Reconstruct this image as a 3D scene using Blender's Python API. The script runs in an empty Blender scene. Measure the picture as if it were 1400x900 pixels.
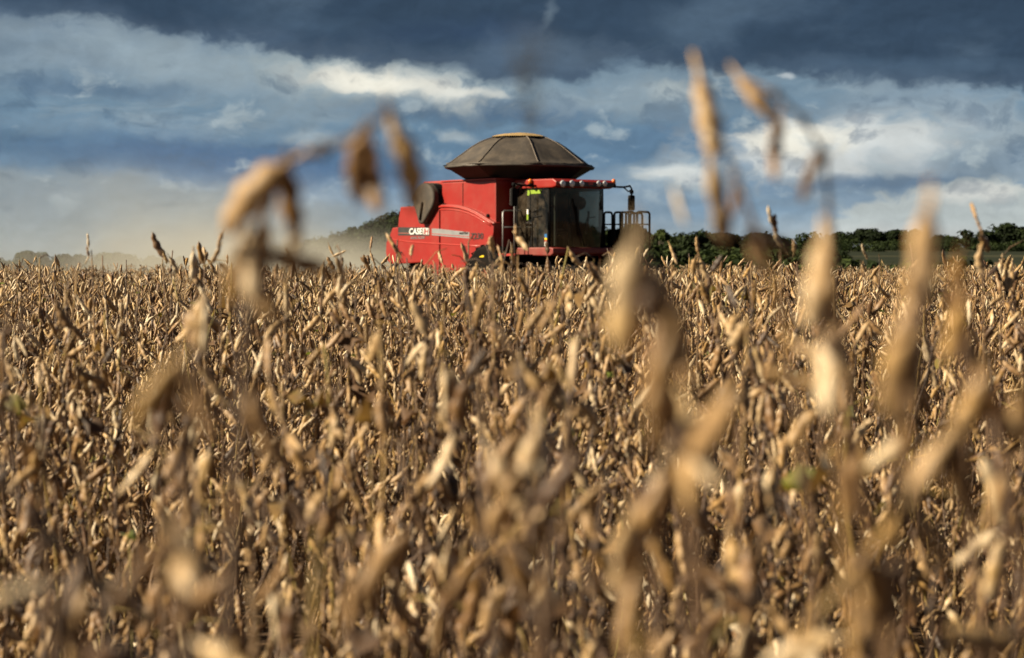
import bpy, bmesh, math, random
from mathutils import Vector, Matrix, Euler, noise
R = math.radians
sc = bpy.context.scene
COL = sc.collection
rng = random.Random(7)

# ------------------------------------------------------------------ camera
EYE = Vector((0, 0, 1.30))
FPX = 2800.0
PITCH = math.atan(95 / FPX)
cam = bpy.data.cameras.new('camera')
cam.lens = 72; cam.sensor_width = 36; cam.clip_start = 0.05; cam.clip_end = 9000
cam.dof.use_dof = True; cam.dof.focus_distance = 13.0; cam.dof.aperture_fstop = 5.8
camo = bpy.data.objects.new('camera', cam); COL.objects.link(camo)
camo.location = EYE; camo.rotation_euler = (R(90) - PITCH, 0, 0)
sc.camera = camo

def ray(px, py):
    x = (px - 700) / FPX; v = -(py - 450) / FPX
    c, s = math.cos(PITCH), math.sin(PITCH)
    return Vector((x, c + v * s, -s + v * c))
def P(px, py, Y):
    r = ray(px, py)
    return EYE + r * (Y / r.y)

# ------------------------------------------------------------------ exposure
sc.view_settings.view_transform = 'Standard'
sc.view_settings.look = 'None'
sc.view_settings.exposure = 1.3
sc.view_settings.gamma = 1.0
sc.cycles.use_denoising = True
sc.cycles.max_bounces = 8; sc.cycles.diffuse_bounces = 2; sc.cycles.glossy_bounces = 3
sc.cycles.transmission_bounces = 6; sc.cycles.transparent_max_bounces = 12; sc.cycles.volume_bounces = 1
sc.cycles.volume_max_steps = 48
sc.cycles.sample_clamp_indirect = 6.0

# ------------------------------------------------------------------ sun
SUN_EL = R(33)
sx, sy = -0.97, -0.22
h = math.hypot(sx, sy)
SUN = Vector((sx / h * math.cos(SUN_EL), sy / h * math.cos(SUN_EL), math.sin(SUN_EL)))
sl = bpy.data.lights.new('sun', 'SUN'); sl.energy = 5.0; sl.angle = R(0.5); sl.color = (1.0, 0.87, 0.63)
so = bpy.data.objects.new('sun', sl); COL.objects.link(so)
so.rotation_euler = (-SUN).to_track_quat('-Z', 'Y').to_euler(); so.location = (-30, -20, 40)

# ------------------------------------------------------------------ node helper
class NT:
    def __init__(s, tree): s.t = tree; tree.nodes.clear()
    def n(s, typ, ins=None, **kw):
        nd = s.t.nodes.new(typ)
        for k, v in kw.items(): setattr(nd, k, v)
        for k, v in (ins or {}).items(): s.put(nd.inputs[k], v)
        return nd
    def put(s, sock, v):
        if isinstance(v, bpy.types.NodeSocket): s.t.links.new(v, sock)
        else: sock.default_value = v
    def m(s, op, a, b=0.0, c=0.0, clamp=False):
        nd = s.n('ShaderNodeMath', {0: a, 1: b, 2: c}, operation=op, use_clamp=clamp); return nd.outputs[0]
    def v(s, op, a, b=(0, 0, 0)):
        nd = s.n('ShaderNodeVectorMath', {0: a, 1: b}, operation=op)
        return nd.outputs['Value'] if op in ('LENGTH', 'DOT_PRODUCT', 'DISTANCE') else nd.outputs[0]
    def noise(s, vec, scale, detail=4, rough=0.55, col=False):
        nd = s.n('ShaderNodeTexNoise', {'Vector': vec, 'Scale': scale, 'Detail': detail, 'Roughness': rough})
        return nd.outputs['Color'] if col else nd.outputs['Fac']
    def mix(s, f, a, b, mode='MIX'):
        nd = s.n('ShaderNodeMix', None, data_type='RGBA', blend_type=mode)
        s.put(nd.inputs[0], f); s.put(nd.inputs[6], a); s.put(nd.inputs[7], b); return nd.outputs[2]
    def ss(s, x, a, b, lo=0.0, hi=1.0, smooth=True):
        nd = s.n('ShaderNodeMapRange', {'Value': x, 'From Min': a, 'From Max': b, 'To Min': lo, 'To Max': hi})
        nd.interpolation_type = 'SMOOTHSTEP' if smooth else 'LINEAR'; nd.clamp = True
        return nd.outputs[0]
    def ramp(s, f, stops):
        nd = s.n('ShaderNodeValToRGB', {'Fac': f}); e = nd.color_ramp.elements
        while len(e) > 1: e.remove(e[-1])
        e[0].position = stops[0][0]; e[0].color = (*stops[0][1], 1)
        for p, c in stops[1:]:
            k = e.new(p); k.color = (*c, 1)
        return nd.outputs[0]
def lin(r, g, b):
    f = lambda c: (c / 255 / 12.92) if c / 255 < 0.04045 else ((c / 255 + 0.055) / 1.055) ** 2.4
    return (f(r), f(g), f(b))

# ------------------------------------------------------------------ world: storm sky over a Nishita base
W = bpy.data.worlds.new('World'); sc.world = W; W.use_nodes = True
n = NT(W.node_tree)
SKY = 0.1
def K(r, g, b):
    r, g, b = r, g, b * (0.985 if r > 190 else 0.95)
    return tuple(c / SKY / 2.462 for c in lin(r, g, b)) + (1,)
def skyuv(px, py):
    r = ray(px, py).normalized()
    return math.atan2(r.x, r.y) * 28, math.asin(r.z) * 28
tc = n.n('ShaderNodeTexCoord')
sep = n.n('ShaderNodeSeparateXYZ', {0: tc.outputs['Generated']})
az = n.m('ARCTAN2', sep.outputs[0], sep.outputs[1]); el = n.m('ARCSINE', sep.outputs[2])
U0 = n.m('MULTIPLY', az, 28.0); V0 = n.m('MULTIPLY', el, 28.0)
P0 = n.n('ShaderNodeCombineXYZ', {0: U0, 1: V0, 2: 0.0}).outputs[0]
def warp(vec, sc_xy, scale, detail, amp, rough=0.55):
    q = n.v('MULTIPLY', vec, (sc_xy[0], sc_xy[1], 1))
    c = n.noise(q, scale, detail, rough, col=True)
    return n.v('ADD', vec, n.v('MULTIPLY', n.v('SUBTRACT', c, (0.5, 0.5, 0.5)), (amp[0], amp[1], 0)))
PA = warp(P0, (0.6, 1.2), 0.8, 3, (0.55, 0.26))          # broad drift
PW = warp(PA, (0.85, 1.15), 2.0, 5, (0.46, 0.30), 0.54)     # billow edges
ws = n.n('ShaderNodeSeparateXYZ', {0: PW}); UW, VW = ws.outputs[0], ws.outputs[1]
sky = n.n('ShaderNodeTexSky', None, sky_type='NISHITA', sun_disc=False, sun_elevation=SUN_EL,
          sun_rotation=math.atan2(sx, sy) % (2 * math.pi))
base = n.ramp(n.m('DIVIDE', VW, 5.0), [
    (0.0, K(164, 176, 190)[:3]), (0.10, K(150, 167, 188)[:3]), (0.19, K(126, 150, 180)[:3]), (0.28, K(102, 132, 166)[:3]),
    (0.38, K(108, 136, 166)[:3]), (0.52, K(122, 145, 170)[:3]), (0.62, K(82, 104, 134)[:3]), (0.8, K(56, 76, 104)[:3]), (1.0, K(50, 68, 94)[:3])])
pf3 = n.noise(n.v('MULTIPLY', PA, (0.5, 0.9, 1)), 0.75, 6, 0.52)
stre = n.noise(n.v('MULTIPLY', PW, (0.30, 1.5, 1)), 0.9, 6, 0.6)
def billow(vec):
    return n.noise(n.v('MULTIPLY', vec, (0.85, 1.3, 1)), 1.35, 7, 0.56)
puff = billow(PW)
cur = n.mix(n.ss(stre, 0.50, 0.68, 0, 0.6), base, K(156, 172, 190))
cur = n.mix(n.ss(stre, 0.50, 0.33, 0, 0.4), cur, K(80, 110, 146))
def blob(cur, px, py, rx, ry, col, op=1.0, rot=0, soft=(1.05, 0.55), src=None, tex=0.0):
    u, v = skyuv(px, py)
    mp = n.n('ShaderNodeMapping', {'Vector': src or PW, 'Location': (u, v, 0), 'Rotation': (0, 0, R(rot)),
                                   'Scale': (rx / 100, ry / 100, 1)}, vector_type='TEXTURE')
    d = n.v('LENGTH', mp.outputs[0])
    if tex: d = n.m('ADD', d, n.m('MULTIPLY', n.m('SUBTRACT', puff, 0.5), tex * 2.0))
    return n.mix(n.ss(d, soft[0], soft[1], 0, op), cur, K(*col))
def edge(cur, pts, col, op=1.0, soft=0.12, below=False, amp=0.0, x=None):
    """everything above (or below) a curve given in picture heights, as a layer of cloud"""
    fc = n.n('ShaderNodeFloatCurve', {'Factor': 1.0, 'Value': n.ss(UW, -10, 10, 0, 1, False)})
    c = fc.mapping.curves[0]
    pp = sorted([(skyuv(a, b)[0] / 20 + 0.5, skyuv(a, b)[1] / 5) for a, b in pts])
    c.points[0].location = (0, pp[0][1]); c.points[1].location = (1, pp[-1][1])
    for q in pp: c.points.new(*q)
    fc.mapping.update()
    d = n.m('SUBTRACT', VW, n.m('MULTIPLY', fc.outputs[0], 5.0))
    if amp: d = n.m('ADD', d, n.m('MULTIPLY', n.m('SUBTRACT', puff, 0.5), amp * 1.8))
    f = n.ss(d, soft, -soft, 0, op) if below else n.ss(d, -soft, soft, 0, op)
    return n.mix(f, cur, K(*col))
# left: pale grey bank low down with a level top, lighter streaks above it
cur = blob(cur, 180, 72, 380, 50, (150, 167, 186), 0.75, -6, (1.2, 0.1), tex=0.9)
cur = blob(cur, 330, 108, 240, 50, (150, 167, 186), 0.6, -8, (1.2, 0.1), tex=1.0)
cur = blob(cur, 120, 116, 170, 16, (88, 114, 146), 0.75, -3, (1.2, 0.2), tex=0.8)
cur = blob(cur, 200, 175, 460, 18, (128, 152, 180), 0.4, -2, (1.2, 0.1), tex=0.9)
cur = blob(cur, 330, 222, 330, 34, (72, 106, 150), 0.85, -4, (1.15, 0.2), tex=0.5)
cur = blob(cur, 430, 188, 56, 16, (176, 188, 202), 0.55, 0, (1.1, 0.2), tex=1.2)
cur = blob(cur, 400, 158, 120, 22, (146, 164, 184), 0.5, 0, (1.2, 0.1), tex=1.2)
cur = edge(cur, [(-200, 232), (0, 231), (150, 238), (300, 258), (420, 275), (560, 292), (700, 320), (1000, 345)], (138, 152, 168), 0.85, 0.12, True, 0.15)
cur = edge(cur, [(-200, 290), (100, 290), (300, 300), (500, 320), (700, 350)], (152, 160, 168), 0.6, 0.35, True)
# middle: sunlit strip under the dark deck
cur = blob(cur, 660, 152, 220, 24, (76, 102, 136), 0.85, -2, (1.15, 0.3), tex=0.6)
cur = blob(cur, 530, 112, 230, 44, (166, 179, 191), 0.85, -7, (1.2, 0.15), tex=1.0)
cur = blob(cur, 545, 118, 150, 24, (212, 214, 210), 0.95, -8, (1.15, 0.25), tex=1.2)
cur = blob(cur, 515, 116, 84, 18, (244, 241, 230), 1.0, -9, (1.1, 0.3), tex=1.2)
cur = blob(cur, 630, 129, 80, 9, (222, 222, 216), 0.8, -4, (1.15, 0.2), tex=0.8)
cur = blob(cur, 620, 185, 40, 12, (178, 189, 202), 0.65, -8, (1.1, 0.2), tex=1.2)
cur = blob(cur, 880, 128, 150, 40, (150, 167, 186), 0.75, 4, (1.2, 0.1), tex=1.2)
cur = blob(cur, 925, 120, 50, 18, (184, 194, 204), 0.6, 4, (1.1, 0.1), tex=1.3)
cur = blob(cur, 1200, 142, 260, 24, (132, 152, 176), 0.7, 3, (1.2, 0.1), tex=0.8)
cur = blob(cur, 860, 190, 150, 24, (94, 122, 156), 0.7, 0, (1.15, 0.2), tex=0.6)
cur = blob(cur, 930, 242, 110, 30, (170, 184, 198), 0.75, 0, (1.2, 0.15), tex=1.0)
cur = blob(cur, 915, 240, 62, 17, (212, 216, 216), 0.9, 0, (1.1, 0.25), tex=1.2)
cur = blob(cur, 1000, 285, 170, 26, (122, 150, 182), 0.7, 0, (1.15, 0.2), tex=0.5)
# right: big white cumulus with a grey flat foot, pale bank under it
cur = blob(cur, 1250, 208, 300, 72, (154, 169, 187), 0.95, 0, (1.15, 0.45), tex=0.9)
cur = blob(cur, 1130, 208, 190, 50, (206, 211, 213), 0.95, 0, (1.15, 0.3), tex=1.1)
cur = blob(cur, 1095, 190, 105, 30, (246, 243, 232), 1.0, -4, (1.12, 0.3), tex=1.2)
cur = blob(cur, 1240, 188, 90, 30, (208, 213, 215), 0.8, -4, (1.15, 0.2), tex=1.2)
cur = blob(cur, 1210, 250, 170, 15, (98, 122, 154), 0.85, 0, (1.15, 0.2), tex=0.6)
cur = blob(cur, 1340, 226, 120, 26, (112, 134, 162), 0.6, 4, (1.15, 0.2), tex=0.8)
cur = edge(cur, [(1080, 360), (1130, 300), (1170, 276), (1260, 262), (1320, 256), (1400, 247), (1600, 240)], (186, 194, 202), 0.9, 0.09, True, 0.6)
cur = blob(cur, 1340, 264, 90, 14, (222, 222, 218), 0.7, 4, (1.1, 0.2), tex=1.2)
cur = blob(cur, 1230, 318, 160, 20, (208, 208, 208), 0.6, 0, (1.2, 0.1), tex=0.6)
band = n.m('MULTIPLY', n.ss(VW, 0.5, 1.1), n.ss(VW, 3.0, 2.4))
cur = n.mix(n.m('MULTIPLY', n.ss(puff, 0.56, 0.68, 0, 0.5), band), cur, K(182, 193, 204))
cur = n.mix(n.m('MULTIPLY', n.ss(puff, 0.46, 0.34, 0, 0.5), band), cur, K(86, 112, 144))
# dark deck across the top
cur = edge(cur, [(-300, 5), (0, 20), (110, 34), (200, 42), (330, 56), (420, 76), (520, 92), (600, 102), (700, 118), (790, 104), (850, 84), (930, 88),
                 (1010, 84), (1080, 102), (1180, 112), (1280, 122), (1400, 128), (1700, 140)], (70, 88, 114), 0.95, 0.10, False, 0.5)
cur = edge(cur, [(-300, -10), (0, 2), (200, 18), (400, 44), (600, 72), (720, 60), (780, 52), (860, 64), (950, 66), (1100, 84), (1280, 104), (1400, 112), (1700, 120)],
           (52, 71, 96), 0.8, 0.20, False, 0.7)
cur = n.mix(n.m('MULTIPLY', n.ss(pf3, 0.5, 0.68, 0, 0.5), n.ss(VW, 2.0, 2.8)), cur, K(92, 112, 138))
cur = blob(cur, 960, 25, 120, 52, (88, 109, 136), 0.6, 20, (1.15, 0.1), tex=1.0)
cur = blob(cur, 1240, 92, 220, 16, (78, 100, 128), 0.5, -3, (1.15, 0.1), tex=1.0)
cur = blob(cur, 740, 70, 120, 42, (98, 117, 142), 0.55, 0, (1.15, 0.1), tex=1.0)
cur = blob(cur, 420, 30, 160, 18, (70, 90, 116), 0.5, -5, (1.15, 0.1), tex=1.0)
cur = blob(cur, 750, 22, 12, 28, (130, 148, 170), 0.4, -14, (1.1, 0.2), tex=1.0)
cur = blob(cur, 640, 40, 150, 26, (58, 78, 110), 0.6, 0, (1.1, 0.1), tex=0.9)
cur = blob(cur, 700, 75, 90, 40, (80, 100, 128), 0.55, 0, (1.1, 0.1), tex=0.9)
cur = blob(cur, 1070, 101, 12, 6, (196, 204, 210), 0.7, 0, (1.1, 0.1), tex=0.9)
# relief: sunlit upper-left sides of every billow
pf2 = billow(n.v('ADD', PW, (-0.07, 0.08, 0)))
rel = n.m('ADD', n.m('MULTIPLY', n.m('SUBTRACT', puff, pf2), 0.8), 1.0)
rel = n.m('MULTIPLY', rel, n.m('ADD', n.m('MULTIPLY', n.m('SUBTRACT', pf3, 0.5), 0.5), 1.0))
cur = n.v('SCALE', cur); n.put(cur.node.inputs['Scale'], n.m('MAXIMUM', rel, 0.3))
# clear sky behind the camera and to the sun's side; storm deck over the view and overhead
storm = n.ss(n.m('ABSOLUTE', az), R(45), R(110), 1, 0)
deck = n.ss(el, R(8), R(55), 0, 1)
clear = n.mix(n.ss(n.noise(tc.outputs['Generated'], 2.2, 6, 0.6), 0.5, 0.66, 0, 0.8), sky.outputs[0], K(150, 162, 180))
zen = n.mix(0.5, K(52, 70, 98), sky.outputs[0])
cur = n.mix(deck, cur, n.mix(n.noise(tc.outputs['Generated'], 3.0, 5), K(26, 35, 50), K(44, 56, 74)))
cur = n.mix(storm, n.mix(0.86, clear, K(28, 38, 56)), cur)
bg = n.n('ShaderNodeBackground', {'Color': cur, 'Strength': SKY})
n.t.links.new(bg.outputs[0], n.n('ShaderNodeOutputWorld').inputs[0])
W.cycles.sampling_method = 'MANUAL'; W.cycles.sample_map_resolution = 512

# ------------------------------------------------------------------ materials
def mat(name, col=(0.5, 0.5, 0.5), rough=0.6, metal=0.0, bump=0.0, bscale=60, var=0.12, vscale=6, spec=0.5, coat=0.0, dust=0.0, emit=None, sheen=0.0, k_=0.74):
    col = tuple(c * k_ for c in col)
    m = bpy.data.materials.new(name); m.use_nodes = True; k = NT(m.node_tree)
    g = k.n('ShaderNodeTexCoord').outputs['Object']
    f = k.noise(g, vscale, 5)
    c = k.mix(k.ss(f, 0.3, 0.7, 0, 1, False), tuple(x * (1 - var) for x in col) + (1,), tuple(min(1, x * (1 + var)) for x in col) + (1,))
    rg = rough
    if dust:
        d = k.m('MULTIPLY', k.ss(k.noise(g, 2.3, 7, 0.7), 0.38, 0.75, 0.1, 1.0), dust)
        c = k.mix(d, c, (0.23, 0.17, 0.11, 1)); rg = k.ss(d, 0, 0.6, rough, 0.8, False)
    b = k.n('ShaderNodeBsdfPrincipled', {'Base Color': c, 'Roughness': rg, 'Metallic': metal, 'Specular IOR Level': spec, 'Coat Weight': coat, 'Sheen Weight': sheen})
    if bump:
        bn = k.n('ShaderNodeBump', {'Height': k.noise(g, bscale, 5), 'Strength': bump, 'Distance': 0.02}); k.put(b.inputs['Normal'], bn.outputs[0])
    if emit: b.inputs['Emission Color'].default_value = (*col, 1); b.inputs['Emission Strength'].default_value = emit
    k.t.links.new(b.outputs[0], k.n('ShaderNodeOutputMaterial').inputs[0])
    return m
def plant_mat(name, stops, rough=0.62, objvar=0.25, trans=0.0, fine=90, golden=0.0, k_=0.62, spec=0.5):
    stops = [(p, (q[0] * k_, q[1] * k_ * 0.935, q[2] * k_ * 0.86)) for p, q in stops]
    m = bpy.data.materials.new(name); m.use_nodes = True; k = NT(m.node_tree)
    g = k.n('ShaderNodeTexCoord').outputs['Object']
    at = k.n('ShaderNodeAttribute', None, attribute_name='tint').outputs['Fac']
    rnd = k.n('ShaderNodeObjectInfo').outputs['Random']
    blot = k.noise(g, fine, 4, 0.65)
    f = k.m('ADD', at, k.m('ADD', k.m('MULTIPLY', k.m('SUBTRACT', rnd, 0.5), objvar), k.m('MULTIPLY', k.m('SUBTRACT', blot, 0.5), 0.45)), clamp=True)
    c = k.ramp(f, stops)
    gold = k.noise(k.v('ADD', g, k.n('ShaderNodeCombineXYZ', {0: k.m('MULTIPLY', rnd, 40.0), 1: k.m('MULTIPLY', at, 23.0), 2: 0.0}).outputs[0]), 14.0, 2)
    if golden: c = k.mix(k.ss(gold, 0.54, 0.66, 0, golden), c, k.mix(f, (0.11, 0.040, 0.007, 1), (0.46, 0.27, 0.065, 1)))
    speck = k.ss(k.noise(g, fine * 5, 3, 0.6), 0.62, 0.74, 0, 0.55)
    c = k.mix(speck, c, (0.10, 0.055, 0.028, 1))
    b = k.n('ShaderNodeBsdfPrincipled', {'Base Color': c, 'Roughness': rough, 'Specular IOR Level': spec, 'Sheen Weight': 0.12 if spec > 0.2 else 0.0, 'Sheen Roughness': 0.5})
    bn = k.n('ShaderNodeBump', {'Height': k.noise(g, fine * 3, 4), 'Strength': 0.5, 'Distance': 0.0015}); k.put(b.inputs['Normal'], bn.outputs[0])
    out = b.outputs[0]
    if trans:
        tr = k.n('ShaderNodeBsdfTranslucent', {'Color': c})
        mx = k.n('ShaderNodeMixShader', {0: trans, 1: out, 2: tr.outputs[0]}); out = mx.outputs[0]
    k.t.links.new(out, k.n('ShaderNodeOutputMaterial').inputs[0])
    return m
M_POD = plant_mat('dry_pod', [(0.0, (0.045, 0.019, 0.007)), (0.22, (0.12, 0.056, 0.020)), (0.45, (0.28, 0.152, 0.055)), (0.70, (0.52, 0.345, 0.16)), (1.0, (0.84, 0.72, 0.53))], 0.52, golden=0.6)
M_STEM = plant_mat('dry_stem', [(0.0, (0.05, 0.023, 0.010)), (0.35, (0.13, 0.066, 0.027)), (0.7, (0.26, 0.155, 0.06)), (0.86, (0.33, 0.22, 0.04)), (1.0, (0.24, 0.22, 0.035))], 0.65, golden=0.7)
M_LEAF = plant_mat('dry_leaf', [(0.0, (0.06, 0.027, 0.011)), (0.5, (0.18, 0.09, 0.032)), (0.8, (0.36, 0.22, 0.06)), (1.0, (0.25, 0.32, 0.03))], 0.7, trans=0.35)
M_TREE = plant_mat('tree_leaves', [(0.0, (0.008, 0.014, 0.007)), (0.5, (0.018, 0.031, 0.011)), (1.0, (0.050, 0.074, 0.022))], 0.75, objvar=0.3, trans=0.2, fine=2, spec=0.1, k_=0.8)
M_BARK = mat('bark', (0.11, 0.085, 0.065), 0.9, bump=0.5)
M_RED = mat('red_paint', (0.30, 0.007, 0.003), 0.42, coat=0.10, dust=0.09, var=0.06, vscale=2)
M_REDT = mat('red_trim', (0.40, 0.016, 0.010), 0.4, coat=0.2, dust=0.16, var=0.06)
M_BLACK = mat('black_paint', (0.010, 0.010, 0.011), 0.85, dust=0.02, spec=0.04)
M_BLACKC = mat('black_decal', (0.022, 0.023, 0.026), 0.45, dust=0.08)
M_GREYD = mat('grey_decal', (0.25, 0.255, 0.27), 0.4, dust=0.12)
M_WHITE = mat('white_decal', (0.80, 0.80, 0.78), 0.45, dust=0.06)
M_SCREEN = mat('air_screen', (0.036, 0.030, 0.026), 0.75, dust=0.35, bump=0.3, bscale=40)
M_TARP = mat('tarp', (0.052, 0.043, 0.038), 0.6, dust=0.22, bump=0.35, bscale=5, var=0.2, vscale=2)
M_SEAM_SUNLIT = mat('tarp_seam_sunlit', (0.17, 0.135, 0.11), 0.7)  # sunlight on the seam edges put into a lighter tarp colour
M_FUNNEL = mat('bin_panel', (0.014, 0.010, 0.010), 0.7, dust=0.03)
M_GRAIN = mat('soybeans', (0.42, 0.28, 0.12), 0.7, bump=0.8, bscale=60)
M_RUBBER = mat('rubber', (0.010, 0.009, 0.009), 0.95, spec=0.04, dust=0.04, bump=0.3)
M_STEEL = mat('steel', (0.34, 0.34, 0.35), 0.45, metal=0.6, dust=0.3)
M_RIM = mat('rim_paint', (0.55, 0.50, 0.42), 0.5, dust=0.4)
M_LENS = mat('lamp_lens', (0.75, 0.78, 0.82), 0.12, spec=0.8, coat=1.0)
M_AMBER = mat('amber_lens', (0.85, 0.20, 0.02), 0.25, coat=0.8)
M_LIME = mat('lime_sticker', (0.24, 0.36, 0.02), 0.5)
M_YEL = mat('yellow_marker', (0.80, 0.55, 0.02), 0.4)
M_BLUE = mat('blue_sticker', (0.03, 0.16, 0.42), 0.4)
M_TRIM = mat('cab_trim', (0.05, 0.045, 0.04), 0.8)
M_SEAT = mat('seat_cloth', (0.16, 0.14, 0.12), 0.9)
M_SILL = mat('dusty_red_paint', (0.20, 0.011, 0.008), 0.55, dust=0.2)
M_KNIFE = mat('header_paint', (0.30, 0.018, 0.015), 0.5, dust=0.5)
def glass_mat():
    m = bpy.data.materials.new('tinted_glass'); m.use_nodes = True; k = NT(m.node_tree)
    g = k.n('ShaderNodeTexCoord').outputs['Object']
    tr = k.n('ShaderNodeBsdfTransparent', {'Color': (0.30, 0.32, 0.29, 1)})
    gl = k.n('ShaderNodeBsdfGlossy', {'Color': (0.9, 0.95, 0.95, 1), 'Roughness': 0.04})
    du = k.n('ShaderNodeBsdfDiffuse', {'Color': (0.22, 0.17, 0.12, 1)})
    fr = k.n('ShaderNodeFresnel', {'IOR': 1.45})
    a = k.n('ShaderNodeMixShader', {0: k.m('MULTIPLY', k.ss(k.noise(g, 3.5, 6, 0.7), 0.35, 0.75), 0.22), 1: tr.outputs[0], 2: du.outputs[0]})
    b = k.n('ShaderNodeMixShader', {0: fr.outputs[0], 1: a.outputs[0], 2: gl.outputs[0]})
    k.t.links.new(b.outputs[0], k.n('ShaderNodeOutputMaterial').inputs[0])
    return m
M_GLASS = glass_mat()

# ------------------------------------------------------------------ mesh helpers
class MB:
    def __init__(s): s.v = []; s.f = []
    def add(s, vs, fs):
        o = len(s.v); s.v += [tuple(q) for q in vs]; s.f += [tuple(i + o for i in f) for f in fs]; return s
    def box(s, x0, x1, y0, y1, z0, z1):
        return s.add([(x, y, z) for x in (x0, x1) for y in (y0, y1) for z in (z0, z1)],
                     [(0, 1, 3, 2), (4, 6, 7, 5), (0, 4, 5, 1), (2, 3, 7, 6), (0, 2, 6, 4), (1, 5, 7, 3)])
    def prism(s, pts, a, b, ax='y'):
        mk = {'y': lambda p, q: (p[0], q, p[1]), 'x': lambda p, q: (q, p[0], p[1]), 'z': lambda p, q: (p[0], p[1], q)}[ax]
        k = len(pts); ar = sum(pts[i][0] * pts[(i + 1) % k][1] - pts[(i + 1) % k][0] * pts[i][1] for i in range(k))
        return s.add([mk(p, a) for p in pts] + [mk(p, b) for p in pts],
                     [tuple(range(k)), tuple(range(2 * k - 1, k - 1, -1))] + [(i, i + k, (i + 1) % k + k, (i + 1) % k) for i in range(k)])
    def tube(s, path, r, seg=8, r2=None, cap=True):
        path = [Vector(p) for p in path]; rings = []; kk = len(path); up = None
        for i, p in enumerate(path):
            t = (path[min(i + 1, kk - 1)] - path[max(i - 1, 0)]).normalized()
            if up is None: up = t.orthogonal().normalized()
            a = (up - t * up.dot(t)); a = a.normalized() if a.length > 1e-6 else t.orthogonal().normalized(); up = a; b = t.cross(a)
            rr = r if r2 is None else r + (r2 - r) * i / (kk - 1)
            rings.append([p + (a * math.cos(q) + b * math.sin(q)) * rr for q in (2 * math.pi * j / seg for j in range(seg))])
        vs = [q for rg in rings for q in rg]
        fs = [(i * seg + j, i * seg + (j + 1) % seg, (i + 1) * seg + (j + 1) % seg, (i + 1) * seg + j) for i in range(kk - 1) for j in range(seg)]
        if cap: fs += [tuple(range(seg - 1, -1, -1)), tuple((kk - 1) * seg + j for j in range(seg))]
        return s.add(vs, fs)
    def lathe(s, prof, c, axis, seg=32):
        """prof: (radius, distance along axis) pairs"""
        ax = Vector(axis).normalized(); a = ax.orthogonal().normalized(); b = ax.cross(a); c = Vector(c)
        vs = [c + ax * z + (a * math.cos(q) + b * math.sin(q)) * r for r, z in prof for q in (2 * math.pi * j / seg for j in range(seg))]
        k = len(prof)
        fs = [(i * seg + j, i * seg + (j + 1) % seg, (i + 1) * seg + (j + 1) % seg, (i + 1) * seg + j) for i in range(k - 1) for j in range(seg)]
        fs += [tuple(range(seg - 1, -1, -1)), tuple((k - 1) * seg + j for j in range(seg))]
        return s.add(vs, fs)
    def mesh(s, name, m, bevel=0, smooth=False, fix=True):
        me = bpy.data.meshes.new(name); me.from_pydata(s.v, [], s.f)
        if fix or bevel:
            bm = bmesh.new(); bm.from_mesh(me)
            bmesh.ops.recalc_face_normals(bm, faces=bm.faces)
            if bevel: bmesh.ops.bevel(bm, geom=[e for e in bm.edges if e.is_manifold and e.calc_face_angle(0) > 0.5], offset=bevel, segments=2, affect='EDGES', profile=0.6, clamp_overlap=True)
            bm.to_mesh(me); bm.free()
        me.materials.append(m)
        if smooth: me.polygons.foreach_set('use_smooth', [True] * len(me.polygons))
        me.update(); return me
    def build(s, name, m, parent=None, bevel=0, smooth=False, loc=None):
        o = bpy.data.objects.new(name, s.mesh(name, m, bevel, smooth)); COL.objects.link(o)
        if parent: o.parent = parent
        if loc: o.location = loc
        return o
def empty(name, loc, rz=0, label=None, cat=None, group=None):
    o = bpy.data.objects.new(name, None); COL.objects.link(o); o.location = loc; o.rotation_euler = (0, 0, rz)
    o.empty_display_size = 0.3
    if label: tag(o, label, cat, group)
    return o
def tag(o, label=None, cat=None, group=None, kind=None):
    if label: o['label'] = label
    if cat: o['category'] = cat
    if group: o['group'] = group
    if kind: o['kind'] = kind
    return o

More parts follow.
